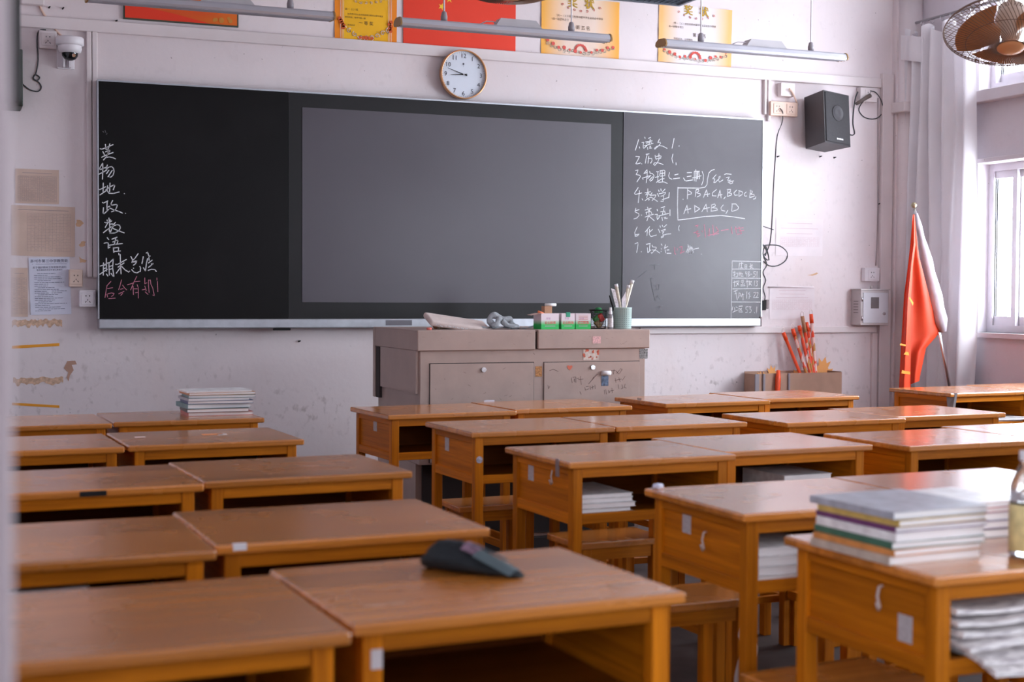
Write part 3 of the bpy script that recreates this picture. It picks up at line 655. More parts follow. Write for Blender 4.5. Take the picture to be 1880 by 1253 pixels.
# strip lamps hanging in front of the board
lamp0 = thing('strip_lamp', 'x', 'ceiling lamp', group='aluminium strip lamps hanging in front of the blackboard')
LL = 1.195
prof = [(-.055, .012), (-.040, .022), (.02, .026), (.052, .014), (.058, 0), (.052, -.010), (.030, -.016), (.026, -.012), (.0, -.018), (-.004, -.014), (-.03, -.020), (-.034, -.016), (-.058, -.018), (-.064, -.008)]
mb = MB(); mb.prism([(0.008, a, b) for a, b in prof], (LL - .016, 0, 0)); mb.build('housing', mat('lamp aluminium', (.62, .62, .68), .32, metal=.55, var=.03), lamp0)
mb = MB()
for a in (-.045, -.012, .018): mb.box(.01, a - .009, -.0215 + (a + .045) * .08, LL - .01, a + .009, -.018 + (a + .045) * .08)
mb.build('reflector_ribs', mat('lamp underside', (.36, .34, .38), .4, metal=.4), lamp0)
for xa in (0, LL - .008): MB().prism([(xa, a * 1.06, b * 1.1) for a, b in prof], (.008, 0, 0)).build('end_cap', mat('brown end cap', (.33, .19, .07), .5), lamp0)
mb = MB(); mb.prism([(.53, -.035, .018), (.56, -.035, .062), (.76, -.035, .062), (.80, -.035, .018)], (0, .07, 0)); mb.build('driver_box', mat('lamp driver box', (.45, .42, .44), .5), lamp0)
HZ = ZC - 2.64
for xr in (.255, .98):
    MB().cyl((xr, 0, .05), (xr, 0, HZ), .0045, 8).build('hanging_rod', PLASTW, lamp0)
    MB().lathe([(.001, .025), (.017, .025), (.018, .05), (.012, .075), (.006, .078)], 12, Matrix.Translation((xr, 0, 0))).build('rod_clamp', mat('grey rod clamp', (.30, .27, .29), .5), lamp0)
MB().tube([(.46, .01, .03), (.49, .0, .045), (.53, .0, .046), (.56, .0, .035)], .003).build('cable', PLASTW, lamp0)
for i, (xx, lab) in enumerate(((.66, 'leftmost strip lamp, cut off by the top edge, in front of the red banner picture'), (2.195, 'middle strip lamp crossing in front of the red star poster and a certificate'), (3.715, 'rightmost strip lamp crossing in front of the pale certificate, both ends visible'))):
    l_ = lamp0 if i == 0 else copy_tree(lamp0)
    l_.location = (xx, 7.03, 2.64); l_['label'] = lab

# louvred lamp whose corner shows at the top
lc = onY(1247, 12, 6.25)
lv = thing('louvred_lamp', 'grey louvred grille lamp whose corner shows at the top edge between two certificates', 'ceiling lamp', (lc.x, 6.25, lc.z))
mb = MB(); mb.box(-1.2, -.3, 0, 0, -.285, .06); mb.box(-1.2, -.015, 0, 0, 0, .06); mb.box(-1.2, -.285, 0, -1.185, -.015, .06); mb.box(-.015, -.285, 0, 0, -.015, .06); mb.box(-1.2, -.3, .06, 0, 0, .075)
mb.build('housing', mat('lamp grey metal', (.33, .36, .42), .4, metal=.3), lv)
mb = MB()
for k in range(38): mb.box(-1.17 + k * .031, -.285, .004, -1.168 + k * .031, -.015, .03)
for k in range(9): mb.box(-1.185, -.26 + k * .028, .004, -.015, -.258 + k * .028, .03)
mb.build('louvre', mat('louvre blades', (.20, .24, .30), .4, metal=.4), lv)
for xx in (-1.0, -.2): MB().cyl((xx, -.15, .075), (xx, -.15, ZC - lc.z), .005, 8).build('hanging_rod', PLASTW, lv)

# sockets, junction boxes
def socket(u0, v0, u1, v1, label, m, dep=.035, kind='socket', holes=True, double=False):
    x0, x1, z0, z1 = wall_rect(u0, v0, u1, v1, WALL - dep); w, h = x1 - x0, z1 - z0
    o = thing('wall_socket', label, 'wall socket', (x0, WALL, z0))
    MB().box(0, -dep, 0, w, -.001, h, .004, seg=2).build('box', m, o)
    k = .9
    if holes:
        for cx in ((w * .5,) if not double else (w * .26, w * .74)):
            p = MB(); p.box(cx - .036 * k, -dep - .003, h / 2 - .036 * k, cx + .036 * k, -dep, h / 2 + .036 * k, .002); pl = p.build('face_plate', m, o)
            q = MB(); y = -dep - .0034
            for dx in (-.009, .009): q.box(cx + dx - .002, y, h / 2 + .010, cx + dx + .002, y + .001, h / 2 + .018)
            for (ax, az, bx, bz) in ((0, -.004, 0, -.010), (-.008, -.014, -.012, -.020), (.008, -.014, .012, -.020)):
                q.ribbon([(cx + ax, h / 2 + az), (cx + bx, h / 2 + bz)], .0017, y)
            q.build('socket_holes', HOLE, pl)
    return o
socket(72, 56, 104, 89, 'white socket at the top left, left of the dome camera', PLAST)
socket(127, 495, 152, 527, 'yellowed socket beside the bluish notice at the left', mat('cream plastic', (.66, .50, .42), .5))
socket(146, 533, 176, 564, 'white socket touching the lower left edge of the blackboard', PLASTW, .045)
socket(1434, 152, 1460, 177, 'white switch box above the beige double socket, right of the blackboard', PLAST, .045, holes=False)
socket(1415, 187, 1465, 213, 'beige double socket right of the top corner of the blackboard', PLASTY, .045, double=True)
socket(1580, 161, 1611, 187, 'white socket with black plugs right of the loudspeaker', PLAST, .045)
socket(1588, 492, 1615, 517, 'white socket above the grey meter box', PLASTW, .04)

# dome camera with bracket
cx_, cz_ = wp(129, 84, 7.70)
dc = thing('dome_camera', 'white dome security camera on a wall bracket, left of the blackboard', 'security camera', (cx_, WALL, cz_))
mb = MB(); mb.box(-.058, -.012, -.105, .030, -.001, .03, .003); mb.box(-.03, -.05, -.10, -.02, -.012, .0); mb.box(.0, -.05, -.10, .01, -.012, .0); mb.build('wall_bracket', PLASTW, dc)
MB().lathe([(0, .045), (.066, .045), (.070, .038), (.070, .008), (.064, .002), (0, .002)], 28, Matrix.Translation((0, -.1, 0))).build('mount_ring', PLASTW, dc)
MB().lathe([(.058, .002), (.060, -.012), (.055, -.03), (.042, -.036)], 28, Matrix.Translation((0, -.1, 0))).build('collar', PLASTW, dc)
MB().lathe([(.042, -.034), (.040, -.050), (.028, -.066), (.012, -.073), (0, -.074)], 24, Matrix.Translation((0, -.1, 0))).build('dark_dome', mat('smoked dome', (.012, .012, .014), .08), dc)
MB().cyl((.012, -.155, -.052), (.014, -.166, -.056), .009).build('lens', CHROME, dc)
# junction box with cable at top left
x0, x1, z0, z1 = wall_rect(38, -20, 80, 11)
jb = thing('junction_box', 'pale cable junction box cut by the top left corner', 'junction box', (x0, WALL, z0)); MB().box(0, -.05, 0, x1 - x0, -.001, .12, .004).build('housing', PLAST, jb)
def cable(name, label, pts, r, m=CABLE, Y=None, cat='cable', smooth=3):
    Y = WALL - r * .8 if Y is None else Y
    P = [onY(p[0], p[1], Y - (p[2] if len(p) > 2 else 0)) for p in pts]
    P = [V((p.x, Y - (pts[i][2] if len(pts[i]) > 2 else 0), p.z)) for i, p in enumerate(P)]
    # Catmull-Rom smoothing
    out = []
    for i in range(len(P) - 1):
        a, b, c, d = P[max(i - 1, 0)], P[i], P[i + 1], P[min(i + 2, len(P) - 1)]
        for k in range(smooth):
            t = k / smooth
            out.append(.5 * ((2 * b) + (-a + c) * t + (2 * a - 5 * b + 4 * c - d) * t * t + (-a + 3 * b - 3 * c + d) * t ** 3))
    out.append(P[-1])
    o0 = out[0].copy(); mb = MB(); mb.tube([p - o0 for p in out], r, 6)
    return tag(mb.build(name, m, None, o0), label, cat)
cable('camera_cable', 'pale cable running from the junction box down to the dome camera', [(72, 9), (80, 25), (95, 45), (108, 62), (119, 70, .06)], .006, PLASTY)
cable('loose_cable', 'thin dark cable ending in a knotted loop left of the dome camera', [(84, 55, .02), (71, 57), (68, 75), (70, 110), (66, 135), (61, 143), (68, 148), (73, 142), (64, 137), (62, 146), (70, 150), (76, 160), (70, 168), (55, 165), (42, 155)], .0035)
cable('hanging_cable', 'long thin grey cable hanging from the beige double socket beside the blackboard', [(1432, 199, .05), (1437, 206, .05), (1436, 225), (1427, 250), (1423, 300), (1420, 350), (1418, 400), (1415, 440), (1411, 455), (1405, 470)], .003)
cable('plug_cable', 'pale cable hooked between the switch box and the beige double socket', [(1449, 163, .06), (1455, 170, .05), (1462, 186, .05), (1464, 192)], .006, PLASTY)
cable('wire_loop', 'black wire loop standing off the right edge of the blackboard', [(1398, 452), (1412, 450), (1432, 452), (1445, 464), (1443, 478), (1428, 488), (1412, 488), (1402, 480)], .0035)
cable('wire_tangle', 'tangle of black wires along the lower right edge of the blackboard', [(1400, 448), (1408, 462), (1402, 470), (1412, 478), (1406, 452), (1401, 466), (1408, 486), (1401, 500), (1406, 515), (1401, 530), (1405, 545), (1402, 556)], .003)
cable('thin_wire', 'thin stray wire poking from the right edge of the blackboard above the wire loop', [(1399, 415), (1408, 418), (1420, 422)], .0025)
cable('speaker_cable', 'black cable looping from the socket to the right of the loudspeaker', [(1598, 167, .06), (1608, 170, .05), (1618, 185, .03), (1621, 205, .02), (1608, 218), (1588, 216), (1577, 203), (1582, 190, .02), (1594, 178, .05)], .0035)
cable('speaker_cable', 'black cable hanging beside the right edge of the loudspeaker', [(1579, 163), (1571, 178, .02), (1567, 205), (1566, 228), (1569, 245), (1562, 248), (1553, 238, .05)], .004)
mb = MB(); a = onY(1572, 191, WALL - .05); b = onY(1598, 175, WALL - .06)
tag(MB().cyl((0, 0, 0), b - a, .011, 10, .014).build('power_plug', mat('grey plug', (.12, .09, .08), .5), None, a), 'grey plug bundle lying slanted under the socket right of the loudspeaker', 'plug')
x0, x1, z0, z1 = wall_rect(1396, 552, 1407, 570, BOARD)
ad = thing('power_adapter', 'small black adapter hanging at the lower right edge of the blackboard', 'power adapter', (x0 + .008, BOARD + .01, z0))
MB().box(0, 0, 0, x1 - x0, .04, z1 - z0, .004).build('body', BLACK, ad); MB().box(x1 - x0, .005, .01, x1 - x0 + .02, .035, z1 - z0 + .005, .003).build('plug', mat('grey brown plug', (.2, .15, .15), .5), ad)

# papers pasted on the wall
def tablepaper(u0, v0, u1, v1, label, m, ink, cols, rows, hdr, tilt=0.0, name='pasted_notice', seedv=0, frac=(.06, .94, .06, .8), full=True, cat='notice'):
    x0, x1, z0, z1 = wall_rect(u0, v0, u1, v1); w, h = x1 - x0, z1 - z0
    o = thing(name, label, cat, (x0, WALL + .0005, z0), rot=(0, tilt, 0))
    mb = sheet(0, w, 0, h, -.0005, .0012, 8, 10, seedv); mb.build('sheet', m, o)
    y = -.0045; mb = MB(); rnd = random.Random(seedv)
    X0, X1, Z0, Z1 = frac[0] * w, frac[1] * w, frac[2] * h, frac[3] * h
    lw = .0005
    for k in range(cols + 1): mb.ribbon([(X0 + (X1 - X0) * k / cols, Z0), (X0 + (X1 - X0) * k / cols, Z1)], lw, y)
    for k in range(rows + 1): mb.ribbon([(X0, Z0 + (Z1 - Z0) * k / rows), (X1, Z0 + (Z1 - Z0) * k / rows)], lw, y)
    for k in range(rows):
        for c in range(cols):
            if rnd.random() < .6:
                cx = X0 + (X1 - X0) * (c + .5) / cols; cz = Z0 + (Z1 - Z0) * (k + .5) / rows; dx = (X1 - X0) / cols * .28
                mb.ribbon([(cx - dx, cz), (cx + dx * rnd.uniform(.2, 1), cz)], lw * 1.6, y)
    for k in range(hdr):
        zz = Z1 + (h - Z1) * (k + .7) / (hdr + .6); l = rnd.uniform(.25, .42) * w
        mb.ribbon([(w / 2 - l, zz), (w / 2 + l, zz)], .0016, y)
    mb.build('print', ink, o); return o
tablepaper(28, 311, 108, 374, 'yellowed table sheet, topmost paper at the left of the wall', PAPERO, INKL, 18, 14, 1, .004, seedv=1)
tablepaper(20, 378, 137, 470, 'yellowed timetable with grey blocks, above the bluish notice at the left', PAPERO, INKL, 12, 12, 1, .01, seedv=2, frac=(.25, .93, .1, .85))
x0, x1, z0, z1 = wall_rect(56, 474, 131, 579)
nt_ = thing('typed_notice', 'bluish white typed notice hanging slightly tilted at the left', 'notice', (x0, WALL + .001, z0), rot=(0, -.03, 0))
sheet(0, x1 - x0, 0, z1 - z0, -.001, .0015, 8, 10, .4).build('sheet', PAPERB, nt_)
mb = MB(); w, h = x1 - x0, z1 - z0; rnd = random.Random(9); y = -.0055
wtext(mb, '高州市第三中学教务处', .019, w * .5, h * .915, y); mb.ribbon([(w * .08, h * .885), (w * .93, h * .885)], .0008, y)
wtext(mb, '关于做好期末工作安排的通知', .013, w * .5, h * .81, y); wtext(mb, '各年级组各班主任请认真落实', .010, w * .5, h * .77, y)
for k in range(22):
    zz = h * (.72 - k * .031); s0 = .12 if k % 4 else .2; e = rnd.uniform(.4, .9); t = s0
    while t < e: l = rnd.uniform(.03, .12); mb.ribbon([(w * t, zz), (w * min(t + l, e), zz)], .0011, y); t += l + .02
mb.build('print', mat('blue black ink', (.09, .09, .15), .8), nt_)
tablepaper(20, 492, 51, 582, 'narrow yellowed sheet half hidden behind the pale pillar at the far left', PAPERO, INKL, 3, 20, 1, 0, seedv=5)
tablepaper(1424, 402, 1510, 470, 'faded form pasted right of the wire loop, upper one of two', PAPERF, INKF, 20, 5, 3, .0, seedv=6, frac=(.1, .92, .25, .5))
tablepaper(1412, 528, 1495, 586, 'faded form with curled top edge pasted above the leaning poles', PAPERF, INKF, 20, 4, 3, .0, seedv=7, frac=(.07, .93, .3, .6))
x0, x1, z0, z1 = wall_rect(1410, 524, 1493, 530)
tag(MB().tube([(0, -.008, 0), ((x1 - x0) * .5, -.012, .002), (x1 - x0, -.008, 0)], .005, 6).build('curled_paper_edge', PAPERF, None, (x0, WALL, z0 + .008)), 'curled top edge of torn paper above the lower faded form', 'paper scrap')
def strip(u0, v0, u1, v1, th, label, m, name='tape_strip', cat='tape', jag=False, sd=0):
    a, b = V((wp(u0, v0)[0], 0, wp(u0, v0)[1])), V((wp(u1, v1)[0], 0, wp(u1, v1)[1])); rnd = random.Random(sd)
    n = 26 if jag else 8; top = []; bot = []
    for k in range(n + 1):
        p = (b - a) * (k / n); j = rnd.uniform(-.35, .35) * th if jag else 0
        top.append((p.x, -.0018, p.z + th / 2 + j * .5)); bot.append((p.x, -.0018, p.z - th / 2 + j))
    mb = MB()
    for k in range(n): mb.prism([top[k], top[k + 1], bot[k + 1], bot[k]], (0, .0026, 0))
    return tag(mb.build(name, m, None, (a.x, WALL + .0004, a.z)), label, cat)
strip(22, 594, 114, 592, .032, 'wide torn brown tape mark just below the bluish notice', TAPEB, jag=True, sd=1)
strip(22, 638, 109, 633, .015, 'upper orange tape strip on the wall at the left', TAPEO)
strip(24, 701, 116, 698, .032, 'wide torn brown tape mark below the upper orange strip', TAPEB, jag=True, sd=2)
strip(22, 742, 109, 747, .013, 'lower orange tape strip just above the left desks', TAPEO)
x, z = wp(128, 680); mb = MB()
for q in ([(-.03, .01), (-.012, .048), (.028, .05), (.036, .03), (.01, .028), (.02, .0), (.0, -.03), (-.006, -.06), (-.016, -.04), (-.008, -.012)],): mb.prism([(a, 0, b) for a, b in q], (0, -.0015, 0))
tag(mb.build('torn_paper_scrap', mat('brown paper scrap', (.46, .27, .20), .85, var=.15), None, (x, WALL + .0003, z)), 'brown torn paper scrap stuck on the wall beside the tape marks', 'paper scrap')
for i, (u, v, lab) in enumerate(((145, 410, 'small orange paper remnant beside the yellowed timetable'), (152, 448, 'faint orange paper remnant below the timetable corner'), (150, 478, 'star shaped orange paper remnant above the yellowed socket'))):
    x, z = wp(u, v); rnd = random.Random(20 + i); pts = []
    for k in range(9): a = k * 2 * PI / 9; r = rnd.uniform(.006, .022); pts.append((math.cos(a) * r * 1.2, 0, math.sin(a) * r))
    tag(MB().prism(pts, (0, -.001, 0)).build('paper_remnant', mat('orange remnant', (.66, .42, .26), .85, var=.15), None, (x, WALL + .0003, z)), lab, 'paper scrap')
x, z = wp(1494, 505); pts = [(-.05, 0, -.002), (-.01, 0, .004), (.02, 0, .016), (.035, 0, .012), (.02, 0, .002), (-.01, 0, -.006)]
tag(MB().prism(pts, (0, -.001, 0)).build('paper_remnant', mat('orange remnant'  , (.66, .42, .26), .85), None, (x, WALL + .0003, z)), 'orange torn remnant between the two faded forms', 'paper scrap')
for i, (u, v, lab) in enumerate(((213, 39, 'dark nail left of the red banner picture'), (115, 16, 'dark nail above the cable trunking at the top left'), (90, 14, 'dark bolt right of the junction box'), (549, 627, 'dark nail under the blackboard near its middle'), (1427, 288, 'dark nail beside the hanging cable'), (1505, 288, 'small nail below the loudspeaker, left one'), (1531, 290, 'bent nail below the loudspeaker, right one'), (1612, 375 , 'small screw on the wall right of the upper faded form'))):
    x, z = wp(u, v)
    tag(MB().cyl((0, 0, 0), (.004, -.018, .003), .005, 8, .003).build('wall_nail', BLACK, None, (x, WALL, z)), lab, 'nail')

# loudspeaker
sa = onY(1509, 272, 7.62)
spk = thing('loudspeaker', 'black box loudspeaker mounted tilted on the wall right of the blackboard', 'loudspeaker', (sa.x + .075, 7.68, sa.z + .012), rot=(math.radians(-7), math.radians(4), math.radians(13)))
SPK = mat('black speaker veneer', (.045, .038, .042), .45, var=.1); GR = mat('speaker grille cloth', (.03, .027, .03), .65, var=.15, scale=90, bump=.3, bscale=400)
w, h, d = .235, .335, .19
MB().prism([(-w / 2, -d / 2, 0), (w / 2, -d / 2, 0), (w / 2 - .03, d / 2, 0), (-w / 2 + .03 - .0, d / 2, 0)], (0, 0, h)).build('cabinet', SPK, spk)
MB().box(-w / 2 + .008, -d / 2 - .008, .008, w / 2 - .008, -d / 2, h - .008, .004).build('grille', GR, spk)
MB().lathe([(.052, .0), (.052, .004), (.046, .005), (.04, .0015), (.02, .003), (0, .004)], 28, Matrix.Translation((0, -d / 2 - .008, h * .60)) @ Matrix.Rotation(PI / 2, 4, 'X')).build('woofer', mat('speaker cone', (.04, .035, .04), .5), spk)
mb = MB(); wtext(mb, 'SINGFAN', .014, .012, .030, -d / 2 - .0095, bold=.0008); mb.build('name_badge', mat('badge silver', (.7, .68, .68), .4), spk)
MB().box(w / 2 - .01, .0, h * .63, w / 2 + .02, .05, h * .70, .003).build('terminal_box', BLACK, spk)
MB().box(-.03, d / 2 - .005, h * .35, .03, d / 2 + .045, h * .65, .003).build('wall_bracket', BLACK, spk)

# grey meter box
x0 = wp(1562, 565)[0]; z0, z1 = wp(1570, 597)[1], wp(1570, 533)[1]
fx = None
for k in range(60):
    Y = WALL - .004 * k
    p = onY(1580, 565, Y)
    if p.x <= x0 + .001: fx = Y; break
fx = fx or 7.68
x1 = onY(1632, 565, fx).x
mbx = thing('meter_box', 'grey metal meter box with a small window, low on the wall beside the corner pipe', 'electric box', (x0, WALL, z0)); w, h, d = x1 - x0, z1 - z0, WALL - fx
MB().box(0, -d, 0, w, -.001, h, .003).build('housing', GREYB, mbx)
MB().box(-.004, -d - .006, h, w + .004, -.001, h + .008).build('lid', GREYB, mbx)
dr = MB().box(.016, -d - .006, .014, w - .01, -d, h - .016, .002).build('door', mat('light grey door', (.60, .60, .64), .35, metal=.1), mbx)
MB().box(w * .34, -d - .0075, h * .48, w * .62, -d - .005, h * .80).build('window', mat('meter window', (.16, .14, .14), .2), dr)
MB().cyl((w * .80, -d - .006, h * .33), (w * .80, -d - .014, h * .33), .010).build('lock', CHROME, dr)
for zz in (.2, .74): MB().cyl((.009, -d - .006, h * zz - .015), (.009, -d - .006, h * zz + .015), .005, 8).build('hinge', CHROME, mbx)
mb = MB()
for k in range(5): mb.box(-.002, -d * .75, h * (.35 + k * .08), .001, -d * .3, h * (.35 + k * .08) + .005)
mb.build('vent_slots', mat('vent dark', (.2, .17, .17), .6), mbx)
MB().cyl((w * .55, -d * .5, h), (w * .55, -d * .5, h + .03), .01, 8).build('cable_gland', GREYB, mbx)
cable('conduit_wire', 'thin grey conduit running down the wall to the socket above the meter box', [(1612, 180), (1612, 300), (1611, 420), (1608, 488)], .004, mat('grey conduit', (.4, .34, .35), .5))

# dark green box high on the wall, left edge, and the black wall cabinet nearer
x0, x1, z0, z1 = wall_rect(30, 90, 42, 195, 7.6)
gb = thing('green_wall_box', 'narrow dark green box on the wall beside the pale pillar', 'wall box', (x0 - .06, 7.6, z0)); MB().box(0, 0, 0, x1 - x0 + .06, WALL - 7.601, z1 - z0, .004).build('body', mat('dark green', (.018, .024, .016), .5), gb)
z0 = 1.25 + (541 - 222) / 2611 * 3.1
wc = thing('black_wall_speaker', 'slim black column speaker on the side wall, seen edge on behind the pale pillar', 'loudspeaker', (XL, 3.05, z0)); MB().box(0, 0, 0, .0525 * 3.05 - XL, .10, 1.2, .012, seg=2).build('cabinet', BLACK, wc)
for zz in (.2, .9): MB().box(.0, .02, zz, .02, .14, zz + .05).build('wall_bracket', BLACK, wc)

# ------------------------------------------------------------------ steel podium
PX0, PX1, PY0, PY1, PT = 2.087, 3.312, 6.35, 7.08, 1.079
pd = thing('teacher_podium', 'wide pinkish grey steel lectern cabinet covered in scribbles in front of the blackboard', 'lectern', ((PX0 + PX1) / 2, (PY0 + PY1) / 2, 0))
ox, oy = (PX0 + PX1) / 2, (PY0 + PY1) / 2
def pb(x0, y0, z0, x1, y1, z1, b=0.0): return MB().box(x0 - ox, y0 - oy, z0, x1 - ox, y1 - oy, z1, b)
gx = onY(985.5, 625, PY0).x
pb(PX0, PY0, PT - .098, gx - .006, PY1, PT, .004).build('left_lid', STEEL, pd)
pb(gx + .007, PY0, PT - .094, PX1, PY1, PT, .004).build('right_lid', STEEL, pd)
pb(gx - .006, PY0 + .02, PT - .09, gx + .007, PY1 - .02, PT - .01).build('lid_gap', STEELD, pd)
BX0, BX1, BY0, BY1 = PX0 + .018, PX1 - .018, PY0 + .016, PY1 - .03
pb(BX0, BY0, .44, BX1, BY1, PT - .094, .003).build('upper_body', STEEL, pd)
pb(BX0 + .0, BY0 + .06, .06, BX1, BY1, .44).build('lower_body', STEEL, pd)
pb(BX0 + .03, BY0 + .045, .08, BX1 - .03, BY0 + .062, .438).build('dark_lower_front', STEELD, pd)
pb(BX0 - .002, BY0 - .0, 0, BX1 + .002, BY1, .06).build('plinth', STEELD, pd)
dz1 = onY(789, 669, BY0).z; xd = lambda u: onY(u, 690, BY0).x
for (ua, ub, nm) in ((789, 979, 'left'), (998, 1173, 'right')):
    d_ = pb(xd(ua), BY0 - .006, .45, xd(ub), BY0 + .002, dz1, .002).build('door', STEEL, pd)
    lk = onY(887 if nm == 'left' else 1087, 679 if nm == 'left' else 674.5, BY0)
    MB().cyl((lk.x - ox, BY0 - .006 - oy, lk.z), (lk.x - ox, BY0 - .014 - oy, lk.z), .012).build('lock', CHROME, d_)
pb(xd(789) - .003, BY0 - .0012, .45, xd(979) + .003, BY0 + .001, dz1 + .004).build('door_gap', STEELD, pd)
pb(xd(998) - .002, BY0 - .0012, .45, xd(1173) + .002, BY0 + .001, dz1 + .003).build('door_gap', STEELD, pd)
# raised side flap with its dark gap, left end
fl_z0 = onY(690, 728, PY1).z
pb(PX0 - .002, PY1 - .035, fl_z0, PX0 + .02, PY1 - .0, PT - .002, .002).build('side_flap', STEEL, pd)
pb(PX0 + .004, PY1 - .10, fl_z0, PX0 + .0185, PY1 - .038, PT - .1).build('flap_gap', STEELD, pd)
pb(PX0 + .002, PY0 + .03, PT - .30, BX0 + .001, PY1 - .12, PT - .098).build('side_recess_panel', STEEL, pd)
def on_pod(u, v): p = onY(u, v, PY0); return p.x - ox, p.z
def pstick(u0, v0, u1, v1, name, m, Y=BY0 - .007, lab=None):
    a, b = onY(u0, v1, Y), onY(u1, v0, Y)
    o = MB().box(a.x - ox, Y - .0008 - oy, a.z, b.x - ox, Y - oy, b.z).build(name, m, pd)
    if lab: o['label'] = lab
    return o, a, b
PK = mat('pale pink sticker', (.72, .42, .42), .7, var=.3, scale=120); FLW = mat('flower sticker', (.66, .56, .50), .7, var=.2, scale=70)
pstick(1088, 618, 1103, 631, 'sticker', PK, PY0 - .0003, 'pink square sticker')
o_, a, b = pstick(1071, 642, 1099, 661.5, 'sticker', FLW, BY0 - .0005, 'white flower sticker')
mb = MB(); rnd = random.Random(5)
for k in range(16): disc(mb, a.x - ox + rnd.uniform(.0, b.x - a.x), a.z + rnd.uniform(.004, b.z - a.z), rnd.uniform(.003, .008), BY0 - .0018 - oy - k * 2e-5, 7)
mb.build('sticker_print', mat('red flower print', (.55, .12, .07), .7, var=.5, scale=60), o_)
pstick(1174, 641, 1189, 659, 'sticker', mat('grey comic sticker', (.22, .22, .22), .7, var=.8, scale=140), BY0 - .0005, 'small dark picture sticker')
pstick(983, 673, 995, 692, 'sticker', mat('orange comic sticker', (.48, .22, .08), .7, var=.6, scale=140), BY0 - .0005, 'small orange picture sticker')
pstick(1104, 690, 1117, 709, 'sticker', mat('blue night sticker', (.10, .14, .22), .6, var=.6, scale=80), lab='blue picture sticker with rolled top')
a = onY(1104, 687, BY0 - .008); b = onY(1120, 687, BY0 - .008)
MB().cyl((a.x - ox, BY0 - .013 - oy, a.z + .005), (b.x - ox, BY0 - .013 - oy, b.z + .005), .011, 12).build('rolled_sticker_top', PAPER, pd)
a = onY(1046, 675, BY0 - .007); hp = []
for k in range(20):
    t = 2 * PI * k / 20; hp.append((a.x - ox + .0009 * 16 * math.sin(t) ** 3, BY0 - .0068 - oy, a.z + .0009 * (13 * math.cos(t) - 5 * math.cos(2 * t) - 2 * math.cos(3 * t))))
MB().prism(hp, (0, -.0006, 0)).build('sticker', mat('heart sticker', (.62, .14, .08), .6), pd)['label'] = 'small red heart sticker'
mb = MB(); PO = (965, 630, 7.833)
for st in ['655,500 670,575','680,495 720,490 722,570','700,520 705,560','735,515 770,505','790,480 800,600','760,530 830,520','905,590 1030,450','980,490 960,530','850,640 860,680 910,660','870,630 905,625','925,620 935,670','960,615 965,665','945,640 985,630','995,605 1000,660','1130,680 1140,740','1150,670 1165,740','1190,680 1200,720 1215,690','1240,650 1250,720','1225,690 1270,680','1230,400 1290,395','1270,380 1265,450','1300,400 1340,450','1310,440 1350,390','1360,370 1390,380 1350,440','1280,540 1380,520','1290,510 1300,570','1340,500 1360,560','1390,540 1430,480','1330,600 1340,660','1385,600 1400,650 1375,660','1430,590 1420,640 1450,650','780,700 800,740','320,610 330,660 350,620','110,145 130,165','340,400 400,380 470,410']:
    pts = [onY(PO[0] + float(q.split(',')[0]) / PO[2], PO[1] + float(q.split(',')[1]) / PO[2], BY0 - .007) for q in st.split()]
    mb.ribbon([(p.x - ox, p.z) for p in pts], .0011, BY0 - .0072 - oy)
for k in range(14):
    u, v = rnd.uniform(800, 975), rnd.uniform(675, 735); p = onY(u, v, BY0 - .007); q = onY(u + rnd.uniform(-5, 5), v + rnd.uniform(-3, 3), BY0 - .007)
    mb.ribbon([(p.x - ox, p.z), (q.x - ox, q.z)], .0007, BY0 - .0072 - oy)
mb.build('scribbles', mat('pen scribble', (.17, .11, .10), .8), pd)
mb = MB()
for k in range(24):
    u, v = rnd.choice((rnd.uniform(775, 978), rnd.uniform(995, 1185))), rnd.uniform(612, 634); p = onY(u, v, PY0); q = onY(u + rnd.uniform(-7, 7), v + rnd.uniform(-3, 3), PY0)
    mb.ribbon([(p.x - ox, p.z), (q.x - ox, q.z)], .0006, PY0 - .0004 - oy)
mb.build('scratches', mat('scratch marks', (.28, .20, .18), .8), pd)

# things on the podium
def ontop(u, v, Y): p = onY(u, v, Y); return V((p.x, Y, PT))
# slanted foam board on a brown roll
a = onY(777, 584, 6.62); b = onY(890, 596, 6.55)
tb = thing('foam_board', 'long off-white rounded slab lying slanted on the left of the steel podium', 'board', (a.x, 6.58, PT + .03), rot=(math.radians(14), math.radians(8.2), math.radians(-4)))
ln = (b - a).length * 1.02
MB().box(0, -.085, .006, ln, .085, .036, .013, seg=4).build('slab', mat('off white foam', (.68, .56, .52), .6, var=.08, scale=20, bump=.2, bscale=50), tb)
mb = MB(); rnd = random.Random(6)
for k in range(12):
    x = .03 + k * .021; z = .018 + rnd.uniform(-.003, .004); mb.ribbon([(x, z), (x + .012, z + rnd.uniform(-.003, .003))], rnd.uniform(.001, .003), -.0856)
mb.build('torn_label', mat('torn white label', (.78, .76, .78), .7, var=.3, scale=100), tb)
p = ontop(797, 600, 6.6); tag(MB().cyl((0, 0, 0), (.06, .03, 0), .021, 18).build('brown_tape_roll', mat('brown tape roll', (.22, .07, .01), .35), None, (p.x, 6.58, PT + .0215)), 'brown roll lying under the raised end of the off-white slab', 'tape roll')
p = ontop(833, 601, 6.5); tag(MB().box(-.05, -.02, 0, .05, .03, .016, .006, seg=2).build('chalk_holder', mat('beige holder', (.50, .38, .28), .6), None, (p.x - .01, 6.56, PT)), 'small beige block under the middle of the off-white slab', 'block')
p = ontop(788, 603, 6.40); tag(MB().cyl((-.011, 0, 0), (.011, 0, 0), .006, 10).build('chalk_stub', mat('salmon chalk', (.80, .20, .16), .9), None, (p.x, 6.40, PT + .006)), 'salmon pink chalk stub at the left front of the podium top', 'chalk')
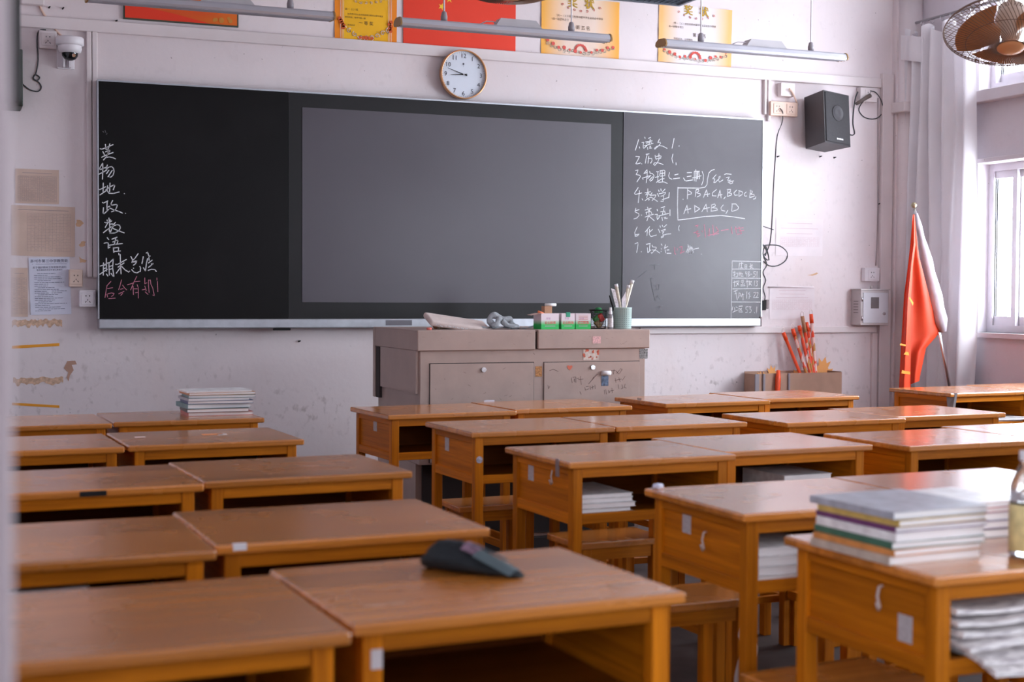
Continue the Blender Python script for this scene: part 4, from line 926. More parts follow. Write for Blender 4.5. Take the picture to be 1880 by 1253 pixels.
# crumpled rag
RAG = mat('blue grey rag', (.36, .38, .40), .95, var=.12, scale=40, bump=.5, bscale=120)
c0 = ontop(919, 602, 6.52)
rg = thing('cleaning_rag', 'crumpled blue grey rag beside the off-white slab on the podium', 'rag', (c0.x, 6.52, PT))
rnd = random.Random(2)
def foldtube(mb, pts, r):
    P = [V(p) for p in pts]; out = []
    for i in range(len(P) - 1):
        a_, b_, c_, d_ = P[max(i - 1, 0)], P[i], P[i + 1], P[min(i + 2, len(P) - 1)]
        for k in range(5):
            t = k / 5; out.append(.5 * ((2 * b_) + (-a_ + c_) * t + (2 * a_ - 5 * b_ + 4 * c_ - d_) * t * t + (-a_ + 3 * b_ - 3 * c_ + d_) * t ** 3))
    out.append(P[-1]); mb.tube(out, [r * (.88 + .12 * math.sin(i * .7)) for i in range(len(out))], 10)
mb = MB()
foldtube(mb, [(-.045, -.01, .022), (-.06, 0, .045), (-.04, .0, .068), (-.012, -.005, .060), (.012, -.01, .046), (.045, -.01, .052), (.05, 0, .03)], .017)
foldtube(mb, [(-.055, -.02, .014), (-.03, -.03, .028), (-.02, -.02, .045), (.0, -.01, .05)], .016)
foldtube(mb, [(.0, -.02, .040), (.02, -.03, .022), (.05, -.03, .014), (.085, -.02, .010)], .015)
foldtube(mb, [(.02, .0, .042), (.045, .01, .048), (.055, .01, .03), (.08, .0, .012)], .014)
mb.build('knotted_folds', RAG, rg)
mb = MB(); mb.grid(lambda s, t: (-.11 + .21 * s, -.05 + .09 * t, .004 + .006 * (1 + math.sin(s * 17 + t * 3)) * (.4 + .6 * math.sin(t * PI))), 26, 8); mb.build('flat_corner', RAG, rg)
# chalk boxes
GW = bpy.data.materials.new('green white carton'); GW.use_nodes = True
N = GW.node_tree.nodes; L = GW.node_tree.links; tc = N.new('ShaderNodeTexCoord'); sp = N.new('ShaderNodeSeparateXYZ'); L.new(tc.outputs['Generated'], sp.inputs[0])
rp = N.new('ShaderNodeValToRGB'); L.new(sp.outputs[2], rp.inputs['Fac']); rp.color_ramp.elements[0].position = .28; rp.color_ramp.elements[0].color = (.02, .50, .10, 1); rp.color_ramp.elements[1].position = .6; rp.color_ramp.elements[1].color = (.80, .68, .72, 1)
L.new(rp.outputs['Color'], N['Principled BSDF'].inputs['Base Color']); N['Principled BSDF'].inputs['Roughness'].default_value = .5
for i, (u0, u1, lab) in enumerate(((992, 1026, 'open green and white chalk box with a raised flap, leftmost of three'), (1030, 1055, 'closed green and white chalk box in the middle of three'), (1058, 1085, 'green and white chalk box beside the black mesh cup'))):
    Y = 6.45; a, b = onY(u0, 600, Y), onY(u1, 600, Y); w = b.x - a.x; h = .078; d = .085
    o = thing('chalk_box', lab, 'chalk box', (a.x + w / 2, Y + d / 2, PT), math.radians((4, 2, -3)[i]), 'green and white chalk boxes on the podium')
    MB().box(-w / 2, -d / 2, 0, w / 2, d / 2, h, .001).build('carton', GW, o)
    mb = MB(); y = -d / 2 - .0004
    wtext(mb, '无尘粉笔', .016, 0, h * .33, y, bold=.0004)
    if i == 2:
        for k in range(4): mb.ribbon([(-w * .3, h * (.5 + k * .11)), (w * .3, h * (.5 + k * .11))], .0012, y)
    mb.build('print', mat('red brown print', (.62, .18, .14), .7), o)
    mb = MB(); mb.ribbon([(-w * .28, h * .2), (w * .28, h * .2)], .0014, y); wtext(mb, '环保', .012, -w * .1, h * .62, y); mb.build('pale_print', mat('violet print', (.55, .30, .50), .7), o)
    if i == 0:
        MB().box(-.012, -.005, h, .03, .03, h + .036, .001).build('raised_flap', mat('brown card', (.45, .24, .14), .8), o)
        MB().prism([(-w / 2, -d / 2, h), (-w / 2, d / 2 - .02, h), (-w / 2 - .055, d / 2 - .04, h - .008), (-w / 2 - .05, -d / 2 + .01, h - .010)], (0, 0, .0015)).build('side_flap', mat('pale card', (.62, .42, .36), .8), o)
    if i == 1: MB().box(-.012, -d / 2 - .002, h - .018, .012, -d / 2 + .01, h + .006, .002).build('green_seal', mat('green seal', (.03, .34, .20), .5), o)
p = onY(1007, 565, 6.5); tag(MB().cyl((0, 0, 0), (.058, 0, 0), .0075, 12).build('chalk_stick', mat('white chalk stick', (.78, .78, .78), .9), None, (p.x - .018, 6.50, PT + .078 + .043)), 'white chalk stick balanced on the raised flap of the open chalk box', 'chalk')
p = onY(992, 573, 6.47); tag(MB().cyl((0, 0, 0), (.028, .0, -.012), .006, 10).build('chalk_stick', mat('orange chalk stick', (.80, .22, .10), .9), None, (p.x - .012, 6.47, PT + .088)), 'orange chalk lying over the left edge of the open chalk box', 'chalk')
p = onY(978, 600, 6.56); mb = MB(); mb.grid(lambda s, t: (-.05 + .10 * s, -.03 + .07 * t, .001 + .038 * s ** 1.3 * (1 - .5 * t) + .003 * math.sin(s * 14)), 10, 6); tag(mb.build('folded_cloth', mat('pale teal cloth', (.32, .42, .46), .9, var=.1, bump=.3), None, (p.x, 6.56, PT)), 'pale teal folded cloth leaning behind the open chalk box', 'cloth')
# black mesh cup
a, b = onY(1085, 600, 6.52), onY(1112, 600, 6.52); r = (b.x - a.x) / 2; c_ = V(((a.x + b.x) / 2, 6.52, PT))
mc = thing('mesh_pen_cup', 'black wire mesh cup stuffed with green and red odds and ends', 'pen cup', c_)
mb = MB()
for k in range(30):
    a = 2 * PI * k / 30; mb.tube([(math.cos(a) * r * .92, math.sin(a) * r * .92, 0), (math.cos(a) * r, math.sin(a) * r, .092)], .0007, 4)
for k in range(11): z = .004 + k * .0085; mb.tube([(math.cos(t * PI / 12) * r * (.92 + z * .85), math.sin(t * PI / 12) * r * (.92 + z * .85), z) for t in range(24)], .0007, 4, closed=True)
mb.build('mesh_wall', BLACK, mc)
MB().tube([(math.cos(t * PI / 12) * r * 1.12, math.sin(t * PI / 12) * r * 1.12, .094) for t in range(24)], .0035, 6, closed=True).build('rim', BLACK, mc)
MB().lathe([(0, 0), (r * .92, 0), (r * .92, .003), (0, .003)], 20).build('base', BLACK, mc)
rnd = random.Random(8)
for k, (cc, nm, lb) in enumerate((((.02, .22, .06), 'green_bottle_cap', 'round green cap sticking out of the black mesh cup'), ((.55, .04, .03), 'red_wrapper', 'red wrapper inside the black mesh cup'), ((.05, .25, .05), 'green_wrapper', 'green wrapper inside the black mesh cup'), ((.35, .22, .10), 'brown_eraser', 'brown scrap at the bottom of the black mesh cup'), ((.4, .38, .4), 'grey_eraser', 'grey eraser inside the black mesh cup'))):
    mb = MB()
    if k == 0: mb.lathe([(0, .03), (.014, .026), (.022, .012), (.022, 0), (0, 0)], 16)
    else: mb.box(-.014, -.009, -.02, .014, .009, .02, .004, Matrix.Rotation(rnd.uniform(-1, 1), 4, 'Y'))
    px = [(0, 0, .079), (.008, -.012, .056), (-.013, -.008, .052), (-.008, -.01, .024), (.014, .004, .03)][k]
    tag(mb.build(nm, mat(nm.replace('_', ' '), cc, .4, var=.2), None, c_ + V(px)), lb, 'desk clutter')
# spray bottle
p = ontop(1120.5, 601, 6.46)
sb = thing('spray_bottle', 'small clear spray bottle with white cap between the mesh cup and pen holder', 'bottle', (p.x, 6.46, PT))
MB().lathe([(0, 0), (.0135, 0), (.0145, .003), (.0145, .062), (.012, .070), (.007, .074), (.007, .078)], 18).build('body', mat('clear plastic', (.60, .56, .58), .15, trans=.6), sb)
MB().lathe([(.0148, .010), (.0150, .012), (.0150, .052), (.0148, .054)], 18).build('label', mat('pale bottle label', (.62, .56, .56), .6, var=.2, scale=160), sb)
MB().lathe([(.0095, .074), (.0095, .086), (.007, .090), (.006, .108), (0, .109)], 16).build('cap', PLASTW, sb)
# pen holder with rolled papers
a, b = onY(1127, 600, 6.50), onY(1158, 600, 6.50); r = (b.x - a.x) / 2; c_ = V(((a.x + b.x) / 2, 6.50, PT))
ph = thing('pen_holder', 'pale green perforated pen holder at the right of the podium', 'pen cup', c_)
MB().lathe([(0, .003), (0, 0), (r * .93, 0), (r * .95, .004), (r, .105), (r * 1.01, .108), (r * .96, .108), (r * .90, .005)], 32).build('cup', mat('pale green plastic', (.40, .52, .48), .4), ph)
mb = MB()
for j in range(9):
    for k in range(26):
        a = 2 * PI * (k + .5) / 26; z = .012 + j * .0105; rr = r * (.951 + .049 * z / .105) + .0004
        t = V((-math.sin(a), math.cos(a), 0)); n_ = V((math.cos(a), math.sin(a), 0)); q = n_ * rr + V((0, 0, z))
        mb.poly([q + t * .0019 * math.cos(w) + V((0, 0, .0019 * math.sin(w))) for w in [i * PI / 3 for i in range(6)]])
mb.build('perforations', mat('holes green dark', (.06, .10, .09), .8), ph)
ROLL_ = mat('rolled paper print', (.70, .62, .50), .7, var=.25, scale=60)
for (u1, v1, rad, lab, nm, m_) in ((1131, 522, .0085, 'rolled print with white tip, left one in the pale green holder', 'paper_roll', ROLL_), (1154, 524, .008, 'short rolled print behind the tallest roll in the pale green holder', 'paper_roll', ROLL_), (1161, 515, .0095, 'tallest rolled print in the pale green holder', 'paper_roll', ROLL_)):
    t = onY(u1, v1, 6.50) - c_; bx = -t.x * .25
    o = thing(nm, lab, 'paper roll', c_ + V((bx, 0, .006)), group='rolled papers in the pen holder'); d_ = V((t.x - bx, .0, t.z - .006))
    MB().cyl((0, 0, 0), d_ * .93, rad * .8, 12, rad).build('roll', m_, o); MB().cyl(d_ * .93, d_, rad * 1.1, 12).build('white_tip', PAPER, o)
t = onY(1125, 532, 6.49) - c_; tag(MB().prism([(-.004, 0, 0), (.012, 0, 0), (t.x + .022, 0, t.z - .006), (t.x, 0, t.z)], (0, .002, 0)).build('folded_leaflet', mat('printed leaflet', (.55, .50, .52), .7, var=.35, scale=90), None, c_ + V((-.008, -.008, .006))), 'printed leaflet leaning at the left of the pale green holder', 'leaflet')
t = onY(1142, 545, 6.49) - c_; tag(MB().prism([(.0, 0, 0), (.010, 0, 0), (t.x + .020, 0, t.z + .02), (t.x - .004, 0, t.z - .02)], (0, .002, 0)).build('folded_leaflet', mat('pale leaflet', (.66, .60, .64), .7, var=.2, scale=60), None, c_ + V((.002, -.010, .006))), 'pale folded leaflet in the middle of the pale green holder', 'leaflet')
for k, (u1, v1) in enumerate(((1119, 543), (1121, 548))):
    t = onY(u1, v1, 6.505) - c_; tag(MB().cyl((0, 0, 0), (t.x + .014, .0, t.z - .006), .003, 8).build('black_pen', BLACK, None, c_ + V((-.014, .006 + k * .006, .006))), ('upper black pen sticking out left of the pale green holder', 'lower black pen sticking out left of the pale green holder')[k], 'pen')

# ------------------------------------------------------------------ poles, cardboard and maple leaves by the wall
p0 = wp(1388, 720, 7.66); p1 = wp(1541, 720, 7.66); ztop = wp(1500, 683, 7.66)[1]
cb = thing('cardboard_box', 'open brown cardboard box against the wall holding red poles', 'box', ((p0[0] + p1[0]) / 2, 7.71, 0))
CBM = mat('brown cardboard', (.42, .25, .18), .85, var=.08, scale=12); w = p1[0] - p0[0]
mb = MB(); mb.box(-w / 2, -.075, 0, w / 2, -.070, ztop - .004); mb.box(-w / 2, .085, 0, w / 2, .09, ztop + .002); mb.box(-w / 2, -.07, 0, -w / 2 + .005, .085, ztop - .01); mb.box(w / 2 - .005, -.07, 0, w / 2, .085, ztop); mb.box(-w / 2, -.07, 0, w / 2, .085, .006)
mb.build('box_walls', CBM, cb)
for u in (1398, 1404 - 1, 1449, 1452 - 0):
    pass
for u, wd in ((1391, .03), (1404, .016), (1450, .014)):
    x = wp(u, 700, 7.62)[0] - (p0[0] + p1[0]) / 2; MB().box(x - wd / 2, -.086, .02, x + wd / 2, -.0765, ztop - .006, .002).build('corner_strip', mat('grey edge strip', (.26, .22, .24), .6), cb)
LEAF = mat('orange paper leaf', (.88, .42, .14), .8, var=.06)
def leaf(u, v, s, label, rot=0.0):
    base = [(0, -1), (.12, -.45), (.55, -.6), (.45, -.3), (1.0, .0), (.72, .12), (.8, .45), (.45, .32), (.38, .42), (.5, .9), (.2, .68), (0, 1.1)]
    pts = base + [(-a, b) for a, b in base[-2:0:-1]]
    x, z = wp(u, v, 7.79); c, s_ = math.cos(rot), math.sin(rot)
    mb = MB(); mb.prism([((a * c - b * s_) * s, 0, (a * s_ + b * c) * s) for a, b in pts], (0, -.0015, 0))
    tag(mb.build('paper_maple_leaf', LEAF, None, (x, 7.79, z)), label, 'paper decoration', 'orange paper maple leaves behind the cardboard box')
leaf(1509, 684, .095, 'largest orange paper maple leaf, right of the poles', -.25)
leaf(1418, 690, .062, 'orange paper maple leaf behind the short red handle', .2)
leaf(1399, 694, .045, 'smallest orange paper leaf at the left end of the box', .8)
leaf(1463, 692, .05, 'orange paper leaf half hidden behind the slanting solid red pole', .5)
POLER = mat('red pole plastic', (.86, .075, .012), .3, var=.04)
def striped():
    m = bpy.data.materials.new('patterned pole wrap'); m.use_nodes = True
    N = m.node_tree.nodes; L = m.node_tree.links; p = N['Principled BSDF']; p.inputs['Roughness'].default_value = .35
    tc = N.new('ShaderNodeTexCoord'); vo = N.new('ShaderNodeTexVoronoi'); vo.inputs['Scale'].default_value = 55
    mp = N.new('ShaderNodeMapping'); mp.inputs['Scale'].default_value = (1, 1, .45); L.new(tc.outputs['Object'], mp.inputs['Vector']); L.new(mp.outputs[0], vo.inputs['Vector'])
    r = N.new('ShaderNodeValToRGB'); e = r.color_ramp.elements; e[0].color = (.80, .08, .03, 1); e[1].position = .62; e[1].color = (.82, .55, .50, 1)
    k = e.new(.38); k.color = (.80, .10, .04, 1); k = e.new(.48); k.color = (.55, .25, .06, 1)
    sp = N.new('ShaderNodeSeparateColor'); L.new(vo.outputs['Color'], sp.inputs[0]); L.new(sp.outputs[0], r.inputs['Fac']); r.color_ramp.interpolation = 'CONSTANT'
    L.new(r.outputs['Color'], p.inputs['Base Color']); return m
PW = striped(); WHT = mat('white hook plastic', (.80, .70, .68), .4); BRN = mat('brown pole sleeve', (.42, .20, .10), .5)
def pole(ut, vt, ub, vb, label, m, capm, caplen, rad=.0105, Yt=7.76, Yb=7.69, hook=True):
    t = onY(ut, vt, Yt); b = onY(ub, vb, Yb); d = t - b; base = b + d * ((.012 - b.z) / d.z)
    o = thing('broom_pole', label, 'pole', base, group='poles standing in the cardboard box'); D = t - base; n_ = D.normalized(); Ln = D.length
    MB().cyl((0, 0, 0), n_ * (Ln - caplen), rad, 12).build('shaft', m, o)
    MB().cyl(n_ * (Ln - caplen), n_ * Ln, rad * 1.25, 12, rad * 1.15).build('grip', capm, o)
    if hook:
        q = n_ * Ln; MB().tube([q + V((math.cos(a * PI / 6) * .011, 0, .012 + math.sin(a * PI / 6) * .018)) for a in range(12)], .003, 6, closed=True).build('hanging_loop', WHT, o)
pole(1438, 611, 1480, 713, 'plain red pole slanting furthest left out of the box', POLER, POLER, .05)
pole(1455, 604, 1489, 713, 'patterned pole with round red tip, second from the left', PW, POLER, .05)
pole(1467, 598, 1494, 713, 'patterned pole with short red tip right of the round tipped one', PW, POLER, .035, hook=False)
pole(1473, 581, 1496, 713, 'pole with a long brown sleeve and pale loop at its top', PW, BRN, .105)
pole(1481, 592, 1499, 713, 'slim red pole between the brown sleeved pole and the tallest pole', PW, POLER, .06, .009, hook=False)
pole(1486, 597, 1501, 713, 'thin patterned pole partly behind the tallest one', PW, WHT, .02, .008, Yt=7.79, Yb=7.72, hook=False)
pole(1489, 577, 1500, 713, 'tallest red pole with grey band and white loop', PW, POLER, .06)
t = onY(1429, 680, 7.62); b = onY(1424, 714, 7.62)
ph_ = thing('dustpan_handle', 'short thick red handle rising in front of the cardboard box', 'handle', (b.x - .02, 7.60, 0)); tt = t - V((b.x - .02, 7.60, 0))
MB().tube([(0, 0, 0), tt * .6, tt * .93, tt], [.012, .014, .018, .012], 12).build('grip', POLER, ph_); MB().box(-.12, -.05, 0, .12, .02, .02, .004).build('pan', POLER, ph_)

# ------------------------------------------------------------------ curtain, rod, flag at the right corner
rod = thing('curtain_rod', 'thin metal curtain rod above the corner window', 'curtain rod', (5.93, 6.0, 3.035))
MB().cyl((0, -1.75, 0), (0, 1.76, 0), .009, 10).build('rod', CHROME, rod)
for yy in (1.70, .2, -1.5): MB().box(-.006, yy - .01, -.012, .07, yy + .01, .012).build('bracket', PLASTW, rod)
CUR = bpy.data.materials.new('grey satin curtain'); CUR.use_nodes = True
N = CUR.node_tree.nodes; L = CUR.node_tree.links; p = N['Principled BSDF']; p.inputs['Roughness'].default_value = .5
p.inputs['Sheen Weight'].default_value = .3
tc = N.new('ShaderNodeTexCoord'); nz = N.new('ShaderNodeTexNoise'); nz.inputs['Scale'].default_value = 5; L.new(tc.outputs['Object'], nz.inputs['Vector'])
rp = N.new('ShaderNodeValToRGB'); rp.color_ramp.elements[0].color = (.74, .70, .72, 1); rp.color_ramp.elements[1].color = (.88, .85, .88, 1); L.new(nz.outputs['Fac'], rp.inputs['Fac']); L.new(rp.outputs['Color'], p.inputs['Base Color'])
tr = N.new('ShaderNodeBsdfTranslucent'); tr.inputs['Color'].default_value = (.75, .72, .78, 1); mx = N.new('ShaderNodeMixShader'); mx.inputs[0].default_value = .12
L.new(p.outputs[0], mx.inputs[1]); L.new(tr.outputs[0], mx.inputs[2]); L.new(mx.outputs[0], N['Material Output'].inputs['Surface'])
cu = thing('curtain', 'grey satin curtain drawn together in the corner behind the flag', 'curtain', (5.90, 7.40, 0))
ztop_c = 3.0
def cfold(s, t):
    # s 0..1 from the corner (y=7.74) to the window side (y=7.05); t 0 bottom .. 1 top
    y0, y1 = .30, -.31
    spread = 1 + .06 * math.sin(t * 3)
    y = y0 + (y1 - y0) * s * spread
    amp = .034 + .014 * math.sin(s * 7)
    x = amp * math.sin(s * 2 * PI * 6.2 + .5 * math.sin(t * 4)) + .012 * math.sin(s * 31 + t * 5)
    sag = .0
    return (x - .01, y + .008 * math.sin(t * 9 + s * 14), .10 + (ztop_c - .10) * t - .09 * (1 - abs(2 * ((s * 3) % 1) - 1)) * max(0, t - .8) * 5 * .8)
MB().grid(cfold, 120, 50).build('drape', CUR, cu)
mb = MB(); mb.grid(lambda s, t: (-.045 + .012 * math.sin(s * 9), .33 - .22 * s, 2.80 + .16 * t - .05 * s), 12, 4); mb.build('hanging_flap', CUR, cu)
for k in range(7): MB().tube([(.03 + math.cos(a * PI / 4) * .016, .30 - k * .095, 3.02 + math.sin(a * PI / 4) * .016) for a in range(8)], .002, 5, closed=True).build('ring', CHROME, cu)
# flag leaning in the corner
FY = 7.06
FR_ = bpy.data.materials.new('red flag cloth'); FR_.use_nodes = True
N = FR_.node_tree.nodes; L = FR_.node_tree.links; p = N['Principled BSDF']; p.inputs['Roughness'].default_value = .6
tc = N.new('ShaderNodeTexCoord'); nz = N.new('ShaderNodeTexNoise'); nz.inputs['Scale'].default_value = 6; L.new(tc.outputs['Object'], nz.inputs['Vector'])
rp = N.new('ShaderNodeValToRGB'); rp.color_ramp.elements[0].color = (.66, .040, .008, 1); rp.color_ramp.elements[1].color = (.78, .07, .014, 1); L.new(nz.outputs['Fac'], rp.inputs['Fac']); L.new(rp.outputs['Color'], p.inputs['Base Color'])
tr = N.new('ShaderNodeBsdfTranslucent'); tr.inputs['Color'].default_value = (.8, .12, .04, 1); mx = N.new('ShaderNodeMixShader'); mx.inputs[0].default_value = .2
L.new(p.outputs[0], mx.inputs[1]); L.new(tr.outputs[0], mx.inputs[2]); L.new(mx.outputs[0], N['Material Output'].inputs['Surface'])
top = onY(1678, 377, FY + .08); bot = onY(1743, 708, FY); d = bot - top; base = top + d * ((.02 - top.z) / d.z)
fg = thing('flag_on_pole', 'red and yellow flag draped on a steel pole leaning in the corner by the curtain', 'flag', base)
T = top - base; Lp = T.length; n_ = T.normalized()
MB().cyl((0, 0, 0), n_ * (Lp - .02), .011, 12).build('pole', CHROME, fg)
MB().lathe([(0, -.018), (.012, -.015), (.019, 0), (.012, .015), (0, .018)], 16, Matrix.Translation(T)).build('finial', mat('brass finial', (.45, .38, .25), .3, metal=.9), fg)
sl0 = onY(1732, 610, FY) - base; sl1 = onY(1681, 392, FY + .07) - base
mb = MB(); P = [sl1.lerp(sl0, k / 10) for k in range(11)]; mb.tube(P, [.012 + .03 * math.sin(min(1, k / 9) * PI * .55) + .004 * math.sin(k * 2.1) for k in range(10)] + [.018], 12); mb.build('white_sleeve', mat('white sleeve cloth', (.50, .44, .49), .7, bump=.3, bscale=30), fg)
def px(u, v, dy=0.0): return onY(u, v, FY - .04 + dy) - base
def cloth(rows, m, name, amp, fr, dy=0.0, sub=6):
    """rows: list of (left uv, right uv) from top to bottom"""
    mb = MB(); n = len(rows) - 1
    def fn(s, t):
        k = min(int(t * n), n - 1); f = t * n - k
        L0, R0 = rows[k]; L1, R1 = rows[k + 1]
        lu, lv = L0[0] + (L1[0] - L0[0]) * f, L0[1] + (L1[1] - L0[1]) * f; ru, rv = R0[0] + (R1[0] - R0[0]) * f, R0[1] + (R1[1] - R0[1]) * f
        return px(lu + (ru - lu) * s, lv + (rv - lv) * s, dy + amp * min(1, t * 3) * math.sin(s * fr + t * 2.2))
    mb.grid(fn, 22, n * sub); return mb.build(name, m, fg)
cloth([((1676, 394), (1679, 394)), ((1672, 440), (1681, 450)), ((1668, 480), (1676, 490)), ((1660, 540), (1672, 560)), ((1655, 620), (1672, 640)), ((1651, 700), (1672, 706)), ((1649, 760), (1674, 765))], FR_, 'outer_fold', .03, 6.5, .0)
cloth([((1676, 394), (1679, 394)), ((1671, 470), (1687, 470)), ((1669, 530), (1700, 520)), ((1667, 580), (1716, 580)), ((1668, 630), (1728, 608)), ((1669, 655), (1700, 640)), ((1670, 690), (1689, 692)), ((1672, 706), (1688, 700))], FR_, 'inner_fold', .022, 5.0, .06)
mb = MB()
for q in ([(1655, 686), (1671, 688), (1671, 683), (1656, 680)], [(1652, 634), (1663, 636), (1663, 633), (1653, 631)], [(1659, 651), (1669, 653), (1668, 647), (1663, 646)], [(1670, 545), (1677, 556), (1676, 562), (1669, 548)]):
    mb.poly([px(u, v, -.040) for u, v in q])
mb.build('yellow_emblem', mat('flag yellow', (.72, .30, .03), .7), fg)

# ------------------------------------------------------------------ ceiling fans
fan0 = thing('orbit_fan', 'x', 'ceiling fan', group='caged orbit fans under the ceiling')
CAGE = mat('brown wire cage', (.20, .11, .075), .5, metal=.1); BLD = mat('amber fan blade', (.55, .24, .10), .3, var=.08); FHUB = mat('cream fan motor', (.62, .46, .36), .4)
RF = .255
def cage(mb):
    ns = 88
    for k in range(ns):
        a = 2 * PI * k / ns; c, s_ = math.cos(a), math.sin(a)
        tw = .5
        pts = []
        for j in range(9):
            t = j / 8; r = .05 + (RF - .05) * t; aa = a + tw * (1 - t); z = -.075 + .075 * (t ** 2.6)
            pts.append((math.cos(aa) * r, math.sin(aa) * r, z))
        mb.tube(pts, .0015, 3)
        if k % 2 == 0:
            pts = [(c * (.07 + (RF - .07) * (j / 5)), s_ * (.07 + (RF - .07) * (j / 5)), .075 - .075 * (j / 5) ** 2.6) for j in range(6)]
            mb.tube(pts, .0015, 3)
    for r, z in ((RF, 0), (RF * .99, .006), (.17, -.052), (.17, .05)):
        mb.tube([(math.cos(t * PI / 24) * r, math.sin(t * PI / 24) * r, z) for t in range(48)],        .0026 if r > .2 else .0016, 5, closed=True)
head = thing('h', None, None); del_head = head
mb = MB(); cage(mb); mb.build('wire_cage', CAGE, fan0)
bpy.data.objects.remove(head)
MB().lathe([(0, -.082), (.03, -.082), (.052, -.076), (.055, -.072), (0, -.070)], 28).build('cage_badge', mat('amber badge', (.72, .33, .15), .3), fan0)
for k in range(3):
    mb = MB(); a0 = k * 2 * PI / 3 + .5
    def bl(s, t, a0=a0):
        r = .04 + (.21 - .04) * t; wdt = .35 + .85 * math.sin(min(1, t * 1.15) * PI * .55)
        a = a0 + (s - .5) * wdt * 1.35 + .35 * t
        return (math.cos(a) * r, math.sin(a) * r, -.022 + .05 * (s - .5) * (1 - .3 * t))
    mb.grid(bl, 10, 10); mb.build('blade', BLD, fan0)
MB().lathe([(0, -.035), (.03, -.033), (.038, -.02), (.038, .0), (.055, .012), (.062, .05), (.05, .11), (.02, .125), (0, .126)], 28).build('motor', FHUB, fan0)
def hang_fan(o, loc, tilt_dir, tilt, label):
    o.location = loc; o.rotation_euler = (Matrix.Rotation(tilt, 4, V((math.cos(tilt_dir), math.sin(tilt_dir), 0)))).to_euler(); o['label'] = label
fans = [fan0, copy_tree(fan0)]
fc = EYE + (ray(1856, 58)) * 5.6; 
hang_fan(fans[0], fc, math.radians(-41.0), math.radians(-22), 'amber bladed caged fan hanging at the top right corner')
f2 = EYE + (ray(938, -40)) * 5.6
hang_fan(fans[1], f2, math.radians(-22), math.radians(-4), 'caged fan whose rim just shows at the top edge above the clock')
for o in fans:
    up = Matrix.Translation(o.location) @ o.rotation_euler.to_matrix().to_4x4(); bpy.context.view_layer.update()
    iv = up.inverted(); p0 = iv @ (up @ V((0, 0, .12))); top_ = V((o.location.x, o.location.y, ZC)); arm = V((o.location.x, o.location.y, o.location.z + .26))
    mb = MB(); a = V((0, 0, .10)); mb.tube([a, a + V((0, 0, .07)), iv @ arm, iv @ top_], .016, 10); mb.build('hanging_stem', FHUB, o)
    mb = MB(); mb.lathe([(0, .0), (.06, .0), (.055, .05), (.02, .055)], 20, iv @ Matrix.Translation(top_ - V((0, 0, .052)))); mb.build('ceiling_rose', FHUB, o)
    MB().tube([a + V((.03, 0, .0)), a + V((.10, .02, .05)), a + V((.09, .0, .12)), iv @ arm], .004, 6).build('cable', CABLE, o)

# ------------------------------------------------------------------ desks
TW, TD, TH = .578, .462, .76
LG = .032
def desk_proto():
    t = thing('school_desk', 'x', 'desk', group='varnished wooden school desks')
    mb = MB(); mb.box(-TW / 2, -TD / 2, TH - .02, TW / 2, TD / 2, TH, .005, seg=2); mb.build('desktop', WT, t)
    ix, iy = TW / 2 - .022, TD / 2 - .018
    for sx in (-1, 1):
        for sy in (-1, 1):
            x0, x1 = sorted((sx * ix, sx * (ix - LG))); y0, y1 = sorted((sy * iy, sy * (iy - LG)))
            MB().box(x0, y0, 0, x1, y1, TH - .0205, .0018).build('leg', WZ, t)
    zb = TH - .188
    xi = ix - LG; yi = iy - LG
    MB().box(-xi, -iy + .003, TH - .050, xi, -iy + .020, TH - .0205, .0015).build('front_rail', WX, t)
    MB().box(-xi, -iy + .002, zb, xi, -iy + .022, zb + .030, .0015).build('lower_front_rail', WX, t)
    for sx in (-1, 1):
        a, b = sorted((sx * (ix - .010), sx * (ix - .018))); MB().box(a, -yi, zb + .02, b, yi, TH - .021).build('side_panel', WY, t)
        a, b = sorted((sx * (ix - .002), sx * (ix - .020)))
        MB().box(a, -yi, TH - .044, b, yi, TH - .0208, .001).build('side_rail', WY, t); MB().box(a, -yi, zb - .002, b, yi, zb + .030, .001).build('side_rail', WY, t)
        MB().box(a, -yi, .17, b, yi, .20, .0015).build('stretcher', WY, t)
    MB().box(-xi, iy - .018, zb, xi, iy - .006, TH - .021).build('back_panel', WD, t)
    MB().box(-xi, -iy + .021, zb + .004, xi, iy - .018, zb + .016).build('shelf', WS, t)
    return t
SHELF = TH - .188 + .016
proto = desk_proto()
Hn = .49
D = {}
def put_desk(key, x, y, label, rot=2.5, first=False):
    d = proto if first else copy_tree(proto)
    a = math.radians(rot); fl = V((x * Hn, y * Hn, 0))
    c = fl + V((TW / 2 * math.cos(a) - TD / 2 * math.sin(a), TW / 2 * math.sin(a) + TD / 2 * math.cos(a), 0))
    d.location = c; d.rotation_euler = (0, 0, a); d['label'] = label; D[key] = d
    bpy.context.view_layer.update(); return d
